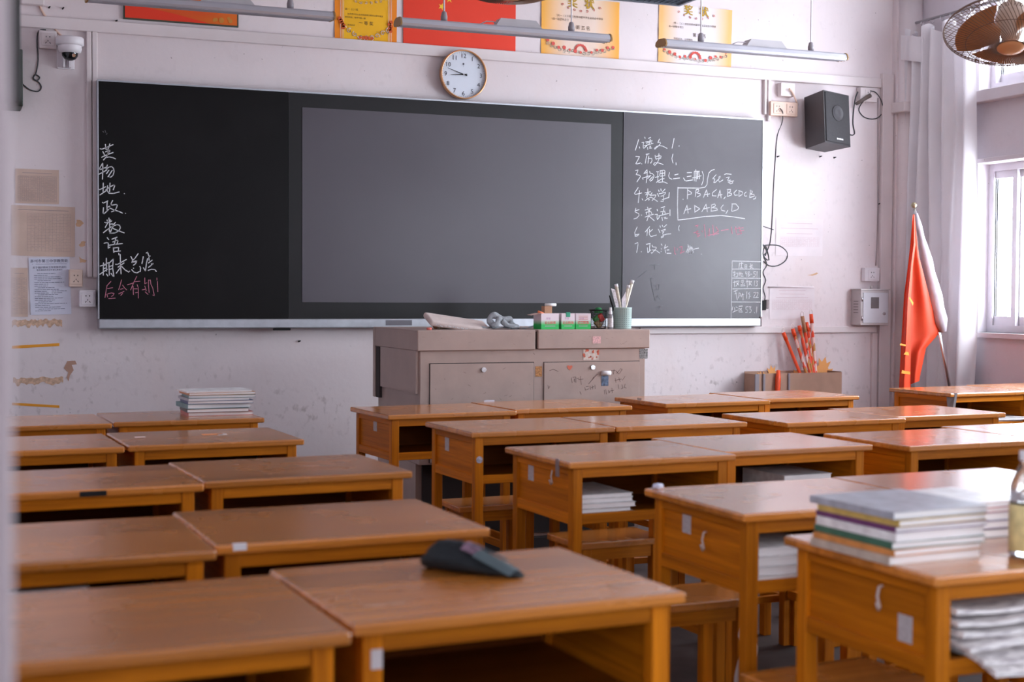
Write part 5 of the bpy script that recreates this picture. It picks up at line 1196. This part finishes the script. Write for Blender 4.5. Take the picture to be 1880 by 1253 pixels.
rows = [
 ('M1L', 3.434, 11.206, 'wooden desk with white tag on its side, left of the pair nearest the steel podium'), ('M1R', 4.64, 11.40, 'wooden desk directly in front of the podium doors, right of the pair nearest the podium'),
 ('M2L', 3.57, 9.604, 'wooden desk with a round sticker on its front leg, second row of the middle block'), ('M2R', 4.76, 9.66, 'wooden desk sharing a seam with the round stickered one, middle block second row'),
 ('M3L', 3.482, 7.698, 'wooden desk with thin booklets inside and a hook on its side, middle block'), ('M3R', 4.665, 7.90, 'wooden desk right of the booklet filled one, pale papers deep in its box'),
 ('M4L', 3.411, 5.605, 'wooden desk holding a thick white paper stack, middle block fourth row'), ('M4R', 4.615, 5.66, 'wooden desk with a strong window glare behind the thick book stack'),
 ('M5L', 3.292, 4.111, 'nearest right desk, messy newspapers in its box and books on top'), ('M5R', 4.49, 4.15, 'desk cut by the right edge of the photo under the bottle'),
 ('R1L', 6.211, 11.588, 'desk with a small tag on its side near the wall poles, left of its pair'), ('R1R', 7.42, 11.85, 'desk in front of the cardboard box, right of its pair'),
 ('R2L', 6.197, 9.546, 'desk with crumpled papers in its box, right block second row'), ('R2R', 7.38, 9.72, 'desk right of the one with crumpled papers, right block second row'),
 ('R3L', 6.013, 7.785, 'knotty desk with a pale front rail, right block third row'), ('R3R', 7.21, 7.97, 'glaring desk cut by the right edge, right block third row'),
 ('F1L', 9.706, 11.912, 'desk with a grey strap over its corner in front of the flag'), ('F1R', 10.92, 12.12, 'desk at the right edge under the window, beside the strapped one'),
 ('L1L', .05, 11.12, 'desk half hidden by the pale pillar in the row nearest the wall'), ('L1R', 1.25, 11.26, 'desk carrying a book stack near the wall at the left'),
 ('L2L', -.06, 9.40, 'desk behind the pale pillar, second left row'), ('L2R', 1.147, 9.49, 'desk with an orange note on its top, second left row'),
 ('L3L', .11, 7.42, 'desk with a dark notch in its front edge, third left row'), ('L3R', 1.303, 7.561, 'desk with a plain brown top and free right end, third left row'),
 ('L4L', -.18, 5.50, 'desk with a mottled top and white sheet in its box, fourth left row'), ('L4R', 1.01, 5.62, 'desk with a white chip on its front edge, fourth left row'),
 ('L5L', -.05, 4.00, 'nearest left desk beside the pale pillar'), ('L5R', 1.155, 4.13, 'nearest desk with the dark pencil case on top')]
rots = {'L3R': 3, 'L4R': 1.5, 'L4L': 1, 'L5L': 2, 'L5R': 3, 'M5L': 1.5, 'M5R': 1.5, 'M4L': 1.5, 'M1L': 4, 'M1R': 4, 'L1R': 2, 'F1L': 4, 'F1R': 4, 'R1L': 4, 'R1R': 4}
# things fixed only to single desks come after the copies
for i, (k, x, y, lab) in enumerate(rows): put_desk(k, x, y, lab, rots.get(k, 2.5), False)
for o in [q for q in bpy.data.objects if q.parent == proto]: bpy.data.objects.remove(o)
bpy.data.objects.remove(proto)
TAGM = mat('grey label paper', (.50, .46, .47), .8, var=.15, scale=120)
sx_ = -TW / 2 + .022
def side_tag(key, u, v, w=.04, h=.05):
    d = D[key]; inv = d.matrix_world.inverted(); r = inv.to_3x3() @ ray(u, v); e = inv @ EYE; X = sx_ + .0098
    p = e + r * ((X - e.x) / r.x); MB().box(X - .0008, p.y - w / 2, p.z - h / 2, X, p.y + w / 2, p.z + h / 2).build('paper_label', TAGM, d)
for k, u, v in (('M1L', 689, 781), ('M2L', 821, 816), ('M3L', 975, 868), ('M4L', 1261, 961), ('M5L', 1662, 1155), ('R1L', 1174, 741)): side_tag(k, u, v)
def side_hook(key, u, v):
    d = D[key]; inv = d.matrix_world.inverted(); r = inv.to_3x3() @ ray(u, v); e = inv @ EYE; X = sx_ + .0098
    p = e + r * ((X - e.x) / r.x); MB().tube([(X, p.y, p.z + .02), (X - .008, p.y, p.z + .018), (X - .012, p.y, p.z), (X - .010, p.y - .006, p.z - .02), (X - .018, p.y - .012, p.z - .022), (X - .024, p.y - .014, p.z - .008)], .0028, 6).build('hook', mat('pale hook', (.55, .46, .42), .4), d)
side_hook('M3L', 1018, 875); side_hook('M4L', 1297, 992); side_hook('M5L', 1620, 1095)
d = D['M2L']; MB().cyl((-TW / 2 + .022 + .016, -TD / 2 + .0178, TH - .10), (-TW / 2 + .022 + .016, -TD / 2 + .0165, TH - .10), .0125, 18).build('round_sticker', mat('round cartoon sticker', (.45, .42, .50), .5, var=.6, scale=90), d)
d = D['M3L']; MB().box(-TW / 2 - .003, -.165, TH - .05, -TW / 2 + .002, -.145, TH + .003, .001).build('metal_clip', mat('grey clip', (.30, .26, .28), .4, metal=.5), d)
d = D['F1L']; MB().prism([(-TW / 2 - .0, -.20, TH + .001), (-TW / 2 + .03, -TD / 2 - .002, TH + .001), (-TW / 2 + .016, -TD / 2 - .003, TH - .07), (-TW / 2 - .001, -TD / 2 + .02, TH - .07)], (.014, -.001, 0)).build('strap', mat('grey strap', (.20, .17, .17), .7), d)
d = D['L3L']; MB().box(-.02, -TD / 2 - .0012, TH - .017, .045, -TD / 2 + .004, TH - .004, .001).build('broken_notch', HOLE, d)
d = D['L4R']; MB().box(-TW / 2 + .035, -TD / 2 - .001, TH - .012, -TW / 2 + .062, -TD / 2 + .01, TH + .0008).build('white_chip', PAPER, d)
d = D['L5R']; MB().box(-TW / 2 + .035, -TD / 2 + .0172, TH - .075, -TW / 2 + .053, -TD / 2 + .0182, TH - .045).build('white_sticker', mat('chipped white sticker', (.62, .56, .56), .7), d)
def top_chip(key, u, v, w, h, m, name='scuffed_patch'):
    d = D[key]; p = d.matrix_world.inverted() @ onZ(u, v, TH); MB().box(p.x - w / 2, p.y - h / 2, TH - .0005, p.x + w / 2, p.y + h / 2, TH + .0006).build(name, m, d)
SCF = mat('pale scuff', (.46, .27, .18), .6, var=.2, scale=60)
top_chip('L5R', 705, 1111, .07, .012, SCF); top_chip('L5R', 1140, 1077, .04, .02, SCF)
top_chip('L2R', 390, 798, .07, .035, mat('orange note', (.78, .30, .12), .7), 'orange_note'); top_chip('L2R', 257, 803, .035, .02, PAPERF, 'white_note')
top_chip('L2R', 408, 798, .03, .03, PAPER, 'white_note')
p = D['M4L'].matrix_world @ V((-TW / 2 + .025, TD / 2 - .02, TH)); tag(MB().box(-.012, -.01, 0, .014, .012, .014, .004, Matrix.Rotation(.5, 4, 'Z')).build('eraser', mat('pale blue eraser', (.62, .64, .78), .7), None, (p.x, p.y - .01, TH)), 'small pale eraser on the back left corner of the fourth row desk', 'eraser')
p = onZ(886, 737, TH); tag(MB().prism([(-.02, -.01, 0), (.03, -.012, 0), (.035, .008, 0), (0, .016, 0)], (0, 0, .006)).build('crumpled_paper', PAPERB, None, (p.x + .012, p.y - .03, TH)), 'scrap of crumpled paper at the seam of the desks before the podium', 'paper scrap')

# stools
st0 = thing('wooden_stool', 'x', 'stool', group='wooden stools between the middle desks')
SW, SD, SH = .34, .235, .44
MB().box(-SW / 2, -SD / 2, SH - .022, SW / 2, SD / 2, SH, .004, seg=2).build('seat', WT, st0)
for sx in (-1, 1):
    for sy in (-1, 1):
        x0, x1 = sorted((sx * (SW / 2 - .022), sx * (SW / 2 - .055))); y0, y1 = sorted((sy * (SD / 2 - .015), sy * (SD / 2 - .045)))
        MB().box(x0, y0, 0, x1, y1, SH - .0225, .0015).build('leg', WZ, st0)
for sy in (-1, 1):
    y0, y1 = sorted((sy * (SD / 2 - .02), sy * (SD / 2 - .036))); MB().box(-SW / 2 + .055, y0, SH - .062, SW / 2 - .055, y1, SH - .0225).build('apron', WX, st0)
for sx in (-1, 1):
    x0, x1 = sorted((sx * (SW / 2 - .028), sx * (SW / 2 - .046))); MB().box(x0, -SD / 2 + .045, SH - .062, x1, SD / 2 - .045, SH - .0225).build('apron', WY, st0); MB().box(x0, -SD / 2 + .045, .14, x1, SD / 2 - .045, .168).build('stretcher', WY, st0)
MB().box(-SW / 2 + .046, -.010, .142, SW / 2 - .046, .010, .166).build('stretcher', WX, st0)
sts = [(2.00, 5.18, 1, 'stool seen under the second row desk with the round sticker'), (2.09, 4.305, 3, 'stool with bright seat under the booklet filled desk'), (1.865, 3.38, 2, 'stool behind the legs of the white paper stack desk'), (1.77, 2.52, 4, 'stool between the paper stack desk and the newspaper desk'),
       (2.66, 5.22, -3, 'stool deeper under the second middle row, right of the seam'), (2.70, 4.38, 5, 'stool tucked under the desk right of the booklet filled one'), (2.55, 3.42, 8, 'stool under the glaring desk whose stretcher shows low down'), (2.47, 2.43, -2, 'stool low at the bottom right between the last two rows')]
for i, (x, y, r, lab) in enumerate(sts):
    s = st0 if i == 0 else copy_tree(st0); s.location = (x, y, 0); s.rotation_euler = (0, 0, math.radians(r)); s['label'] = lab
p = onZ(1320, 1162, .30)
mb = MB(); mb.grid(lambda s, t: (-.02 + .05 * s + .01 * math.sin(t * 6), .01 * math.sin(s * 5 + t * 4), -.17 * t + .03 * math.sin(s * 6)), 8, 14); tag(mb.build('tissue_strip', PAPER, None, (1.99, 3.258, .345)), 'crumpled white tissue hanging on a stool under the fourth row desk', 'tissue')

# ------------------------------------------------------------------ books
COLS = {'w': (.86, .83, .84), 'r': (.50, .10, .08), 'g': (.05, .16, .11), 'b': (.05, .07, .20), 'o': (.66, .27, .08), 'p': (.16, .05, .16), 't': (.14, .28, .30), 'k': (.05, .045, .05), 'c': (.55, .46, .38), 'y': (.60, .42, .12), 's': (.40, .42, .48)}
PG = bpy.data.materials.new('book page edges'); PG.use_nodes = True
N = PG.node_tree.nodes; L = PG.node_tree.links; tc = N.new('ShaderNodeTexCoord'); mp = N.new('ShaderNodeMapping'); mp.inputs['Scale'].default_value = (2, 2, 500); nz = N.new('ShaderNodeTexNoise'); nz.inputs['Scale'].default_value = 1
L.new(tc.outputs['Object'], mp.inputs['Vector']); L.new(mp.outputs[0], nz.inputs['Vector']); rp = N.new('ShaderNodeValToRGB'); rp.color_ramp.elements[0].position = .35; rp.color_ramp.elements[0].color = (.74, .70, .70, 1); rp.color_ramp.elements[1].position = .6; rp.color_ramp.elements[1].color = (.90, .87, .87, 1)
L.new(nz.outputs['Fac'], rp.inputs['Fac']); L.new(rp.outputs['Color'], N['Principled BSDF'].inputs['Base Color']); N['Principled BSDF'].inputs['Roughness'].default_value = .9
def book(loc, th, w, d, col, label, rz=0.0, name='textbook', cat='book', group=None, covr=.35):
    """spine along local -x side, w along x, d along y"""
    o = thing(name, label, cat, loc, rz, group)
    cm = mat('cover ' + col, COLS[col], covr, var=.22, scale=25)
    ct = min(.0012, th * .15)
    mb = MB(); mb.box(0, 0, 0, w, d, ct); mb.box(0, 0, th - ct, w, d, th); mb.box(0, 0, ct, ct, d, th - ct); mb.build('cover', cm, o)
    MB().box(ct + .0003, .002, ct + .0001, w - .003, d - .002, th - ct - .0001).build('pages', PG, o)
    return o
def stack(base, items, rz, wbase, dbase, labels, group, jit=.006, sd=1, name='textbook'):
    z = 0; rnd = random.Random(sd)
    for i, ((c, th), lab) in enumerate(zip(items, labels)):
        a = rz + rnd.uniform(-.05, .05); w = wbase * rnd.uniform(.94, 1.03); d = dbase * rnd.uniform(.95, 1.03)
        off = V((rnd.uniform(-jit, jit), rnd.uniform(-jit, jit), z))
        book(V(base) + off, th, w, d, c, lab, a, name, 'book', group); z += th + .0004
    return z
# left stack on L1R
p = onZ(345, 765, TH)
stack((p.x, p.y, TH), [('r', .014), ('k', .014), ('t', .018), ('b', .012), ('s', .011), ('t', .011), ('o', .010), ('w', .006)], math.radians(2), .262, .19,
      ['bottom red brown book of the stack on the far left desk', 'second from bottom, black spined book of the far left stack', 'thick teal spined book in the lower half of the far left stack', 'dark blue spined book in the middle of the far left stack', 'grey spined book in the middle of the far left stack', 'upper teal spined book of the far left stack', 'orange book just under the top one of the far left stack', 'thin pale top book of the far left stack'], 'books stacked on the far left desk', .008, 3)
def desk_pt(key, x, y, z): return D[key].matrix_world @ V((x, y, z))
# booklets in M3L
a = math.radians(2.5)
q = desk_pt('M3L', -TW / 2 + .06, -TD / 2 + .045, SHELF)
for i, (th, off, wd, lab) in enumerate(((.010, (-.002, -.004), .20, 'bottom pale booklet with dark edge in the third row desk'), (.009, (.0, .005), .185, 'booklet lying second lowest in the third row desk'), (.010, (.002, .006), .190, 'booklet in the middle of the third row desk pile'), (.010, (.0, .006), .187, 'booklet just above the middle of the third row desk pile'), (.009, (-.003, .008), .186, 'booklet second from the top in the third row desk'), (.008, (-.004, .01), .18, 'top booklet with folded corner in the third row desk'))):
    pass
z = 0
for i, (th, ox_, wd, lab) in enumerate(((.008, 0, .205, 'bottom booklet with dark edge, slightly pulled out, in the third row desk'), (.014, .006, .185, 'second lowest booklet in the pile of the third row desk'), (.014, .004, .196, 'middle booklet bulging out of the pile in the third row desk'), (.013, .005, .190, 'booklet above the bulging one in the third row desk'), (.012, .0, .192, 'topmost booklet under the rail of the third row desk'))):
    book(q + V((ox_ - .008, (.0, .012, .008, .01, .012)[i], z)), th, wd, .26, 'w', lab, a + (.0, .02, -.02, .015, -.01)[i], 'exercise_booklet', 'booklet', 'booklets inside the third row desk'); z += th + .001
q = desk_pt('M4L', -TW / 2 + .056, -TD / 2 + .024, SHELF); z = 0
for i, (th, ox_, wd, lab) in enumerate(((.022, 0, .178, 'bottom wad of white papers inside the fourth row desk'), (.020, .002, .176, 'lower middle wad of white papers inside the fourth row desk'), (.022, -.002, .177, 'upper middle wad of white papers inside the fourth row desk'), (.020, .001, .179, 'top wad of white papers inside the fourth row desk'))):
    book(q + V((ox_, .0, z)), th, wd, .26, 'w', lab, math.radians(1.5) + (.01, -.01, .015, 0)[i], 'paper_wad', 'papers', 'white paper wads inside the fourth row desk'); z += th + .001
# M3R grey book, L4L sheet, FR booklets, R2 crumpled papers
book(desk_pt('M3R', -.02, -TD / 2 + .06, SHELF), .085 * .9, .19, .24, 'w', 'pale stack of papers inside the desk right of the booklet pile', .05, 'paper_wad', 'papers', covr=.6)
book(desk_pt('L4L', -.27 + .03, -TD / 2 + .05, SHELF), .110, .30, .26, 'w', 'white sheet stack inside the mottled desk at the far left', .02, 'paper_wad', 'papers')
q = desk_pt('F1L', .05, -TD / 2 + .03, SHELF)
book(q, .022, .19, .26, 'c', 'lower beige booklet inside the strapped desk', .03); book(q + V((.0, -.01, .023)), .014, .2, .26, 'w', 'upper curling white booklet inside the strapped desk', -.04)
q = desk_pt('R2L', .02, -TD / 2 + .05, SHELF)
for i, lab in enumerate(('crumpled white paper, left one in the right block second row desk', 'curled white paper, right one in the right block second row desk')):
    mb = MB(); rnd = random.Random(40 + i); f1, f2 = rnd.uniform(5, 9), rnd.uniform(5, 9)
    mb.grid(lambda s, t: (-.05 + .11 * s, -.03 + .16 * t, .012 + .05 * (.5 + .5 * math.sin(s * f1 + i)) * (1 - t * .5) + .012 * math.sin(t * f2 * 1.7 + s * 4)), 16, 16)
    tag(mb.build('crumpled_paper', PAPER, None, q + V((.10 + i * .11, .01, .012))), lab, 'paper', 'crumpled papers in the right block desk')
# newspapers in M5L
NEWS = bpy.data.materials.new('newsprint'); NEWS.use_nodes = True
N = NEWS.node_tree.nodes; L = NEWS.node_tree.links; tc = N.new('ShaderNodeTexCoord'); nz = N.new('ShaderNodeTexNoise'); nz.inputs['Scale'].default_value = 45; nz.inputs['Detail'].default_value = 5
mp = N.new('ShaderNodeMapping'); mp.inputs['Scale'].default_value = (.5, 1, 3); L.new(tc.outputs['Object'], mp.inputs['Vector']); L.new(mp.outputs[0], nz.inputs['Vector'])
rp = N.new('ShaderNodeValToRGB'); rp.color_ramp.elements[0].position = .38; rp.color_ramp.elements[0].color = (.55, .50, .51, 1); rp.color_ramp.elements[1].position = .52; rp.color_ramp.elements[1].color = (.88, .83, .82, 1); L.new(nz.outputs['Fac'], rp.inputs['Fac']); L.new(rp.outputs['Color'], N['Principled BSDF'].inputs['Base Color']); N['Principled BSDF'].inputs['Roughness'].default_value = .9
q = desk_pt('M5L', -TW / 2 + .068, -TD / 2 + .01, SHELF)
nl = ['lowest newspaper sliding out of the nearest right desk', 'newspaper just above the lowest one in the nearest right desk', 'lower middle folded newspaper in the nearest right desk', 'upper middle folded newspaper in the nearest right desk', 'pinkish folded newspaper near the top in the nearest right desk', 'grey topmost newspaper under the rail of the nearest right desk']
for i, lab in enumerate(nl):
    mb = MB(); rnd = random.Random(60 + i); p1, p2 = rnd.uniform(0, 6), rnd.uniform(6, 10); th = .011
    droop = (.030, .020, .008, .003, .0, .0)[i]; xo = (.05, .03, .01, .0, -.005, 0)[i]; yo = (-.035, -.028, -.016, -.008, 0, .01)[i]
    def fn(s, t, side):
        z = i * .017 + .003 * math.sin(s * p2 + p1) + .002 * math.sin(t * 7 + p1) - droop * max(0, (.25 - t)) * 3 + side * th * (.8 + .2 * math.sin(s * 11 + p1))
        return (s * .42, t * .28, z + .006)
    mb.grid(lambda s, t: fn(s, t, 0), 22, 12); mb.grid(lambda s, t: fn(s, t, 1), 22, 12)
    for e in range(2):
        mb.grid(lambda s, t, e=e: fn(s, e, t), 22, 3); mb.grid(lambda s, t, e=e: fn(e, s, t), 12, 3)
    tag(mb.build('folded_newspaper', NEWS, None, q + V((xo, yo, 0)), (0, 0, rnd.uniform(-.04, .05))), lab, 'newspaper', 'newspapers in the nearest right desk')
# thick stack on M5L top
p = onZ(1640, 1040, TH)
lab = ['bottom cream book jutting left in the thick near stack', 'orange brown book near the bottom of the thick near stack', 'dark green and white book, third from the bottom of the near stack', 'white thick book in the middle of the near stack', 'dark purple spined book in the near stack', 'orange edged book under the top one of the near stack', 'large grey top book with a glaring cover in the near stack']
its = [('c', .016, -.005, .218, .235), ('o', .012, .0, .215, .23), ('g', .013, -.004, .22, .235), ('w', .017, .0, .215, .23), ('p', .010, -.002, .22, .235), ('y', .012, .002, .215, .23), ('s', .014, -.006, .230, .245)]
z = 0
base = V((p.x - .0, p.y + .0, TH))
for i, (c, th, ox_, w, d_) in enumerate(its):
    book(base + V((ox_ + z * .12, .0 - ox_, z)), th, w, d_, c, lab[i], math.radians(3 + (0, 2, -1, 1, 0, 2, 1)[i]), group='books in the thick near stack', covr=.32); z += th + .0005
# second stack behind, on the neighbouring desk
p = onZ(1775, 992, TH); z = 0
for i, (c, th, l_) in enumerate((('k', .018, 'bottom dark book of the small stack by the bottle'), ('p', .016, 'dark purple book in the small stack by the bottle'), ('s', .016, 'grey book in the small stack by the bottle'), ('r', .010, 'red spined book in the small stack by the bottle'), ('w', .012, 'pale top book of the small stack by the bottle'))):
    book(V((p.x - .002 + z * .1, p.y, TH + z)), th, .15, .20, c, l_, math.radians(1 + i), group='books in the small stack by the bottle'); z += th + .0005
# bottle
bt = onZ(1884, 1022, TH)
bo = thing('drink_bottle', 'clear plastic drink bottle with yellow green label at the right edge', 'bottle', (bt.x, bt.y, TH))
MB().lathe([(0, 0), (.028, 0), (.032, .006), (.032, .10), (.030, .105), (.032, .11), (.031, .135), (.020, .165), (.0135, .175), (.0135, .188)], 28).build('body', mat('clear bottle plastic', (.85, .88, .9), .06, trans=.95), bo)
MB().lathe([(.0325, .012), (.0328, .014), (.0328, .098), (.0325, .10)], 28).build('label', mat('yellow green label', (.66, .55, .26), .4, var=.25, scale=35), bo)
MB().lathe([(.0145, .182), (.0155, .184), (.0155, .20), (0, .201)], 20).build('cap', PLASTW, bo)

# pencil case on L5R
a, b = onZ(768, 1046, TH), onZ(938, 1068, TH)
ln = (b - a).length; an = math.atan2(b.y - a.y, b.x - a.x)
pc = thing('pencil_case', 'dark teal fabric pencil case with a violet patch on the nearest left desk', 'pencil case', (a.x, a.y + .0, TH), an)
FAB = mat('dark teal fabric', (.012, .017, .021), .85, var=.2, scale=60, bump=.4, bscale=200)
prof_h = [.035, .050, .052, .050, .047, .041, .034, .026, .018, .009]; prof_w = [.030, .040, .043, .043, .042, .040, .036, .030, .022, .010]
mb = MB(); rings = []
for k in range(10):
    t = k / 9; h, w = prof_h[k], prof_w[k]; ring = []
    for j in range(16):
        an_ = 2 * PI * j / 16; cx = math.cos(an_); sz = math.sin(an_)
        yy = w * math.copysign(abs(cx) ** .8, cx); zz = h * (.5 + .5 * math.copysign(abs(sz) ** .9, sz)) * (1 - .25 * abs(cx) if sz > 0 else 1)
        if sz > .7: yy *= .5
        ring.append(mb.bm.verts.new((t * ln, yy + .035, max(zz, 0))))
    rings.append(ring)
for r0, r1 in zip(rings, rings[1:]):
    for j in range(16): f = mb.bm.faces.new([r0[j], r0[(j + 1) % 16], r1[(j + 1) % 16], r1[j]]); f.smooth = True
mb.bm.faces.new(rings[0][::-1]); mb.bm.faces.new(rings[-1]); mb.build('pouch', FAB, pc)
mb = MB(); mb.tube([(ln * t, .035, prof_h[min(9, int(t * 9))] + .001) for t in (.05, .2, .35, .5, .62, .75, .86)], .0022, 6); mb.build('zip', mat('grey zip', (.10, .11, .12), .4, metal=.4), pc)
mb = MB(); mb.grid(lambda s, t: (ln * (.42 + .17 * s), .012 + .03 * t, .052 - .008 * s + .004 * math.sin(t * PI) - .010 * (1 - t)), 6, 5); o = mb.build('patch', mat('violet patch', (.20, .12, .17), .6, var=.5, scale=120), pc); o['label'] = 'violet and pink patch beside the zip'
mb = MB(); mb.grid(lambda s, t: (ln * (.60 + .36 * s), -.004 + .036 * t + .012 * s, .042 - .030 * s + .003 * math.sin(t * PI) - .006 * (1 - t)), 8, 5); mb.build('grey_panel', mat('grey teal fabric', (.07, .10, .11), .6), pc)

# ------------------------------------------------------------------ camera, light
cam = bpy.data.cameras.new('camera'); co = bpy.data.objects.new('camera', cam); COL.objects.link(co)
cam.sensor_width = 36; cam.lens = F / 1880 * 36; cam.clip_start = .02; cam.clip_end = 100
co.matrix_world = Matrix(((RT.x, UP.x, -FW.x, EYE.x), (RT.y, UP.y, -FW.y, EYE.y), (RT.z, UP.z, -FW.z, EYE.z), (0, 0, 0, 1)))
cam.dof.use_dof = True; cam.dof.focus_distance = 7.7; cam.dof.aperture_fstop = 4.0
SC.camera = co
wd = bpy.data.worlds.new('overcast sky'); SC.world = wd; wd.use_nodes = True
bg = wd.node_tree.nodes['Background']; bg.inputs['Color'].default_value = (.87, .92, 1.0, 1); bg.inputs['Strength'].default_value = 23.5
def portal(x, sgn, a, b, z0, z1):
    """sampling guide for the sky light that enters through one window opening"""
    l = bpy.data.lights.new('window_portal', 'AREA'); l.shape = 'RECTANGLE'; l.size = b - a; l.size_y = z1 - z0; l.cycles.is_portal = True
    o = bpy.data.objects.new('window_portal', l); COL.objects.link(o)
    o.matrix_world = Matrix.Translation((x, (a + b) / 2, (z0 + z1) / 2)) @ Matrix(((0, 0, sgn, 0), (sgn, 0, 0, 0), (0, 1, 0, 0), (0, 0, 0, 1)))
for a, b in WINS:
    for z0, z1 in ((ZS, ZT), (ZU0, ZU1)): portal(XR + .255, 1, a, b, z0, z1)
for a, b, z0, z1 in lholes: portal(XL - .205, -1, a, b, z0, z1)
wd.cycles.sampling_method = 'MANUAL'; wd.cycles.sample_map_resolution = 256
SC.view_settings.view_transform = 'Standard'; SC.view_settings.look = 'None'; SC.view_settings.gamma = 1.0; SC.view_settings.exposure = 0.0
SC.view_settings.use_curve_mapping = False
cy = SC.cycles
cy.use_denoising = True; cy.max_bounces = 8; cy.diffuse_bounces = 5; cy.glossy_bounces = 4; cy.transmission_bounces = 6; cy.transparent_max_bounces = 12
cy.caustics_reflective = False; cy.caustics_refractive = False; cy.sample_clamp_indirect = 8.0
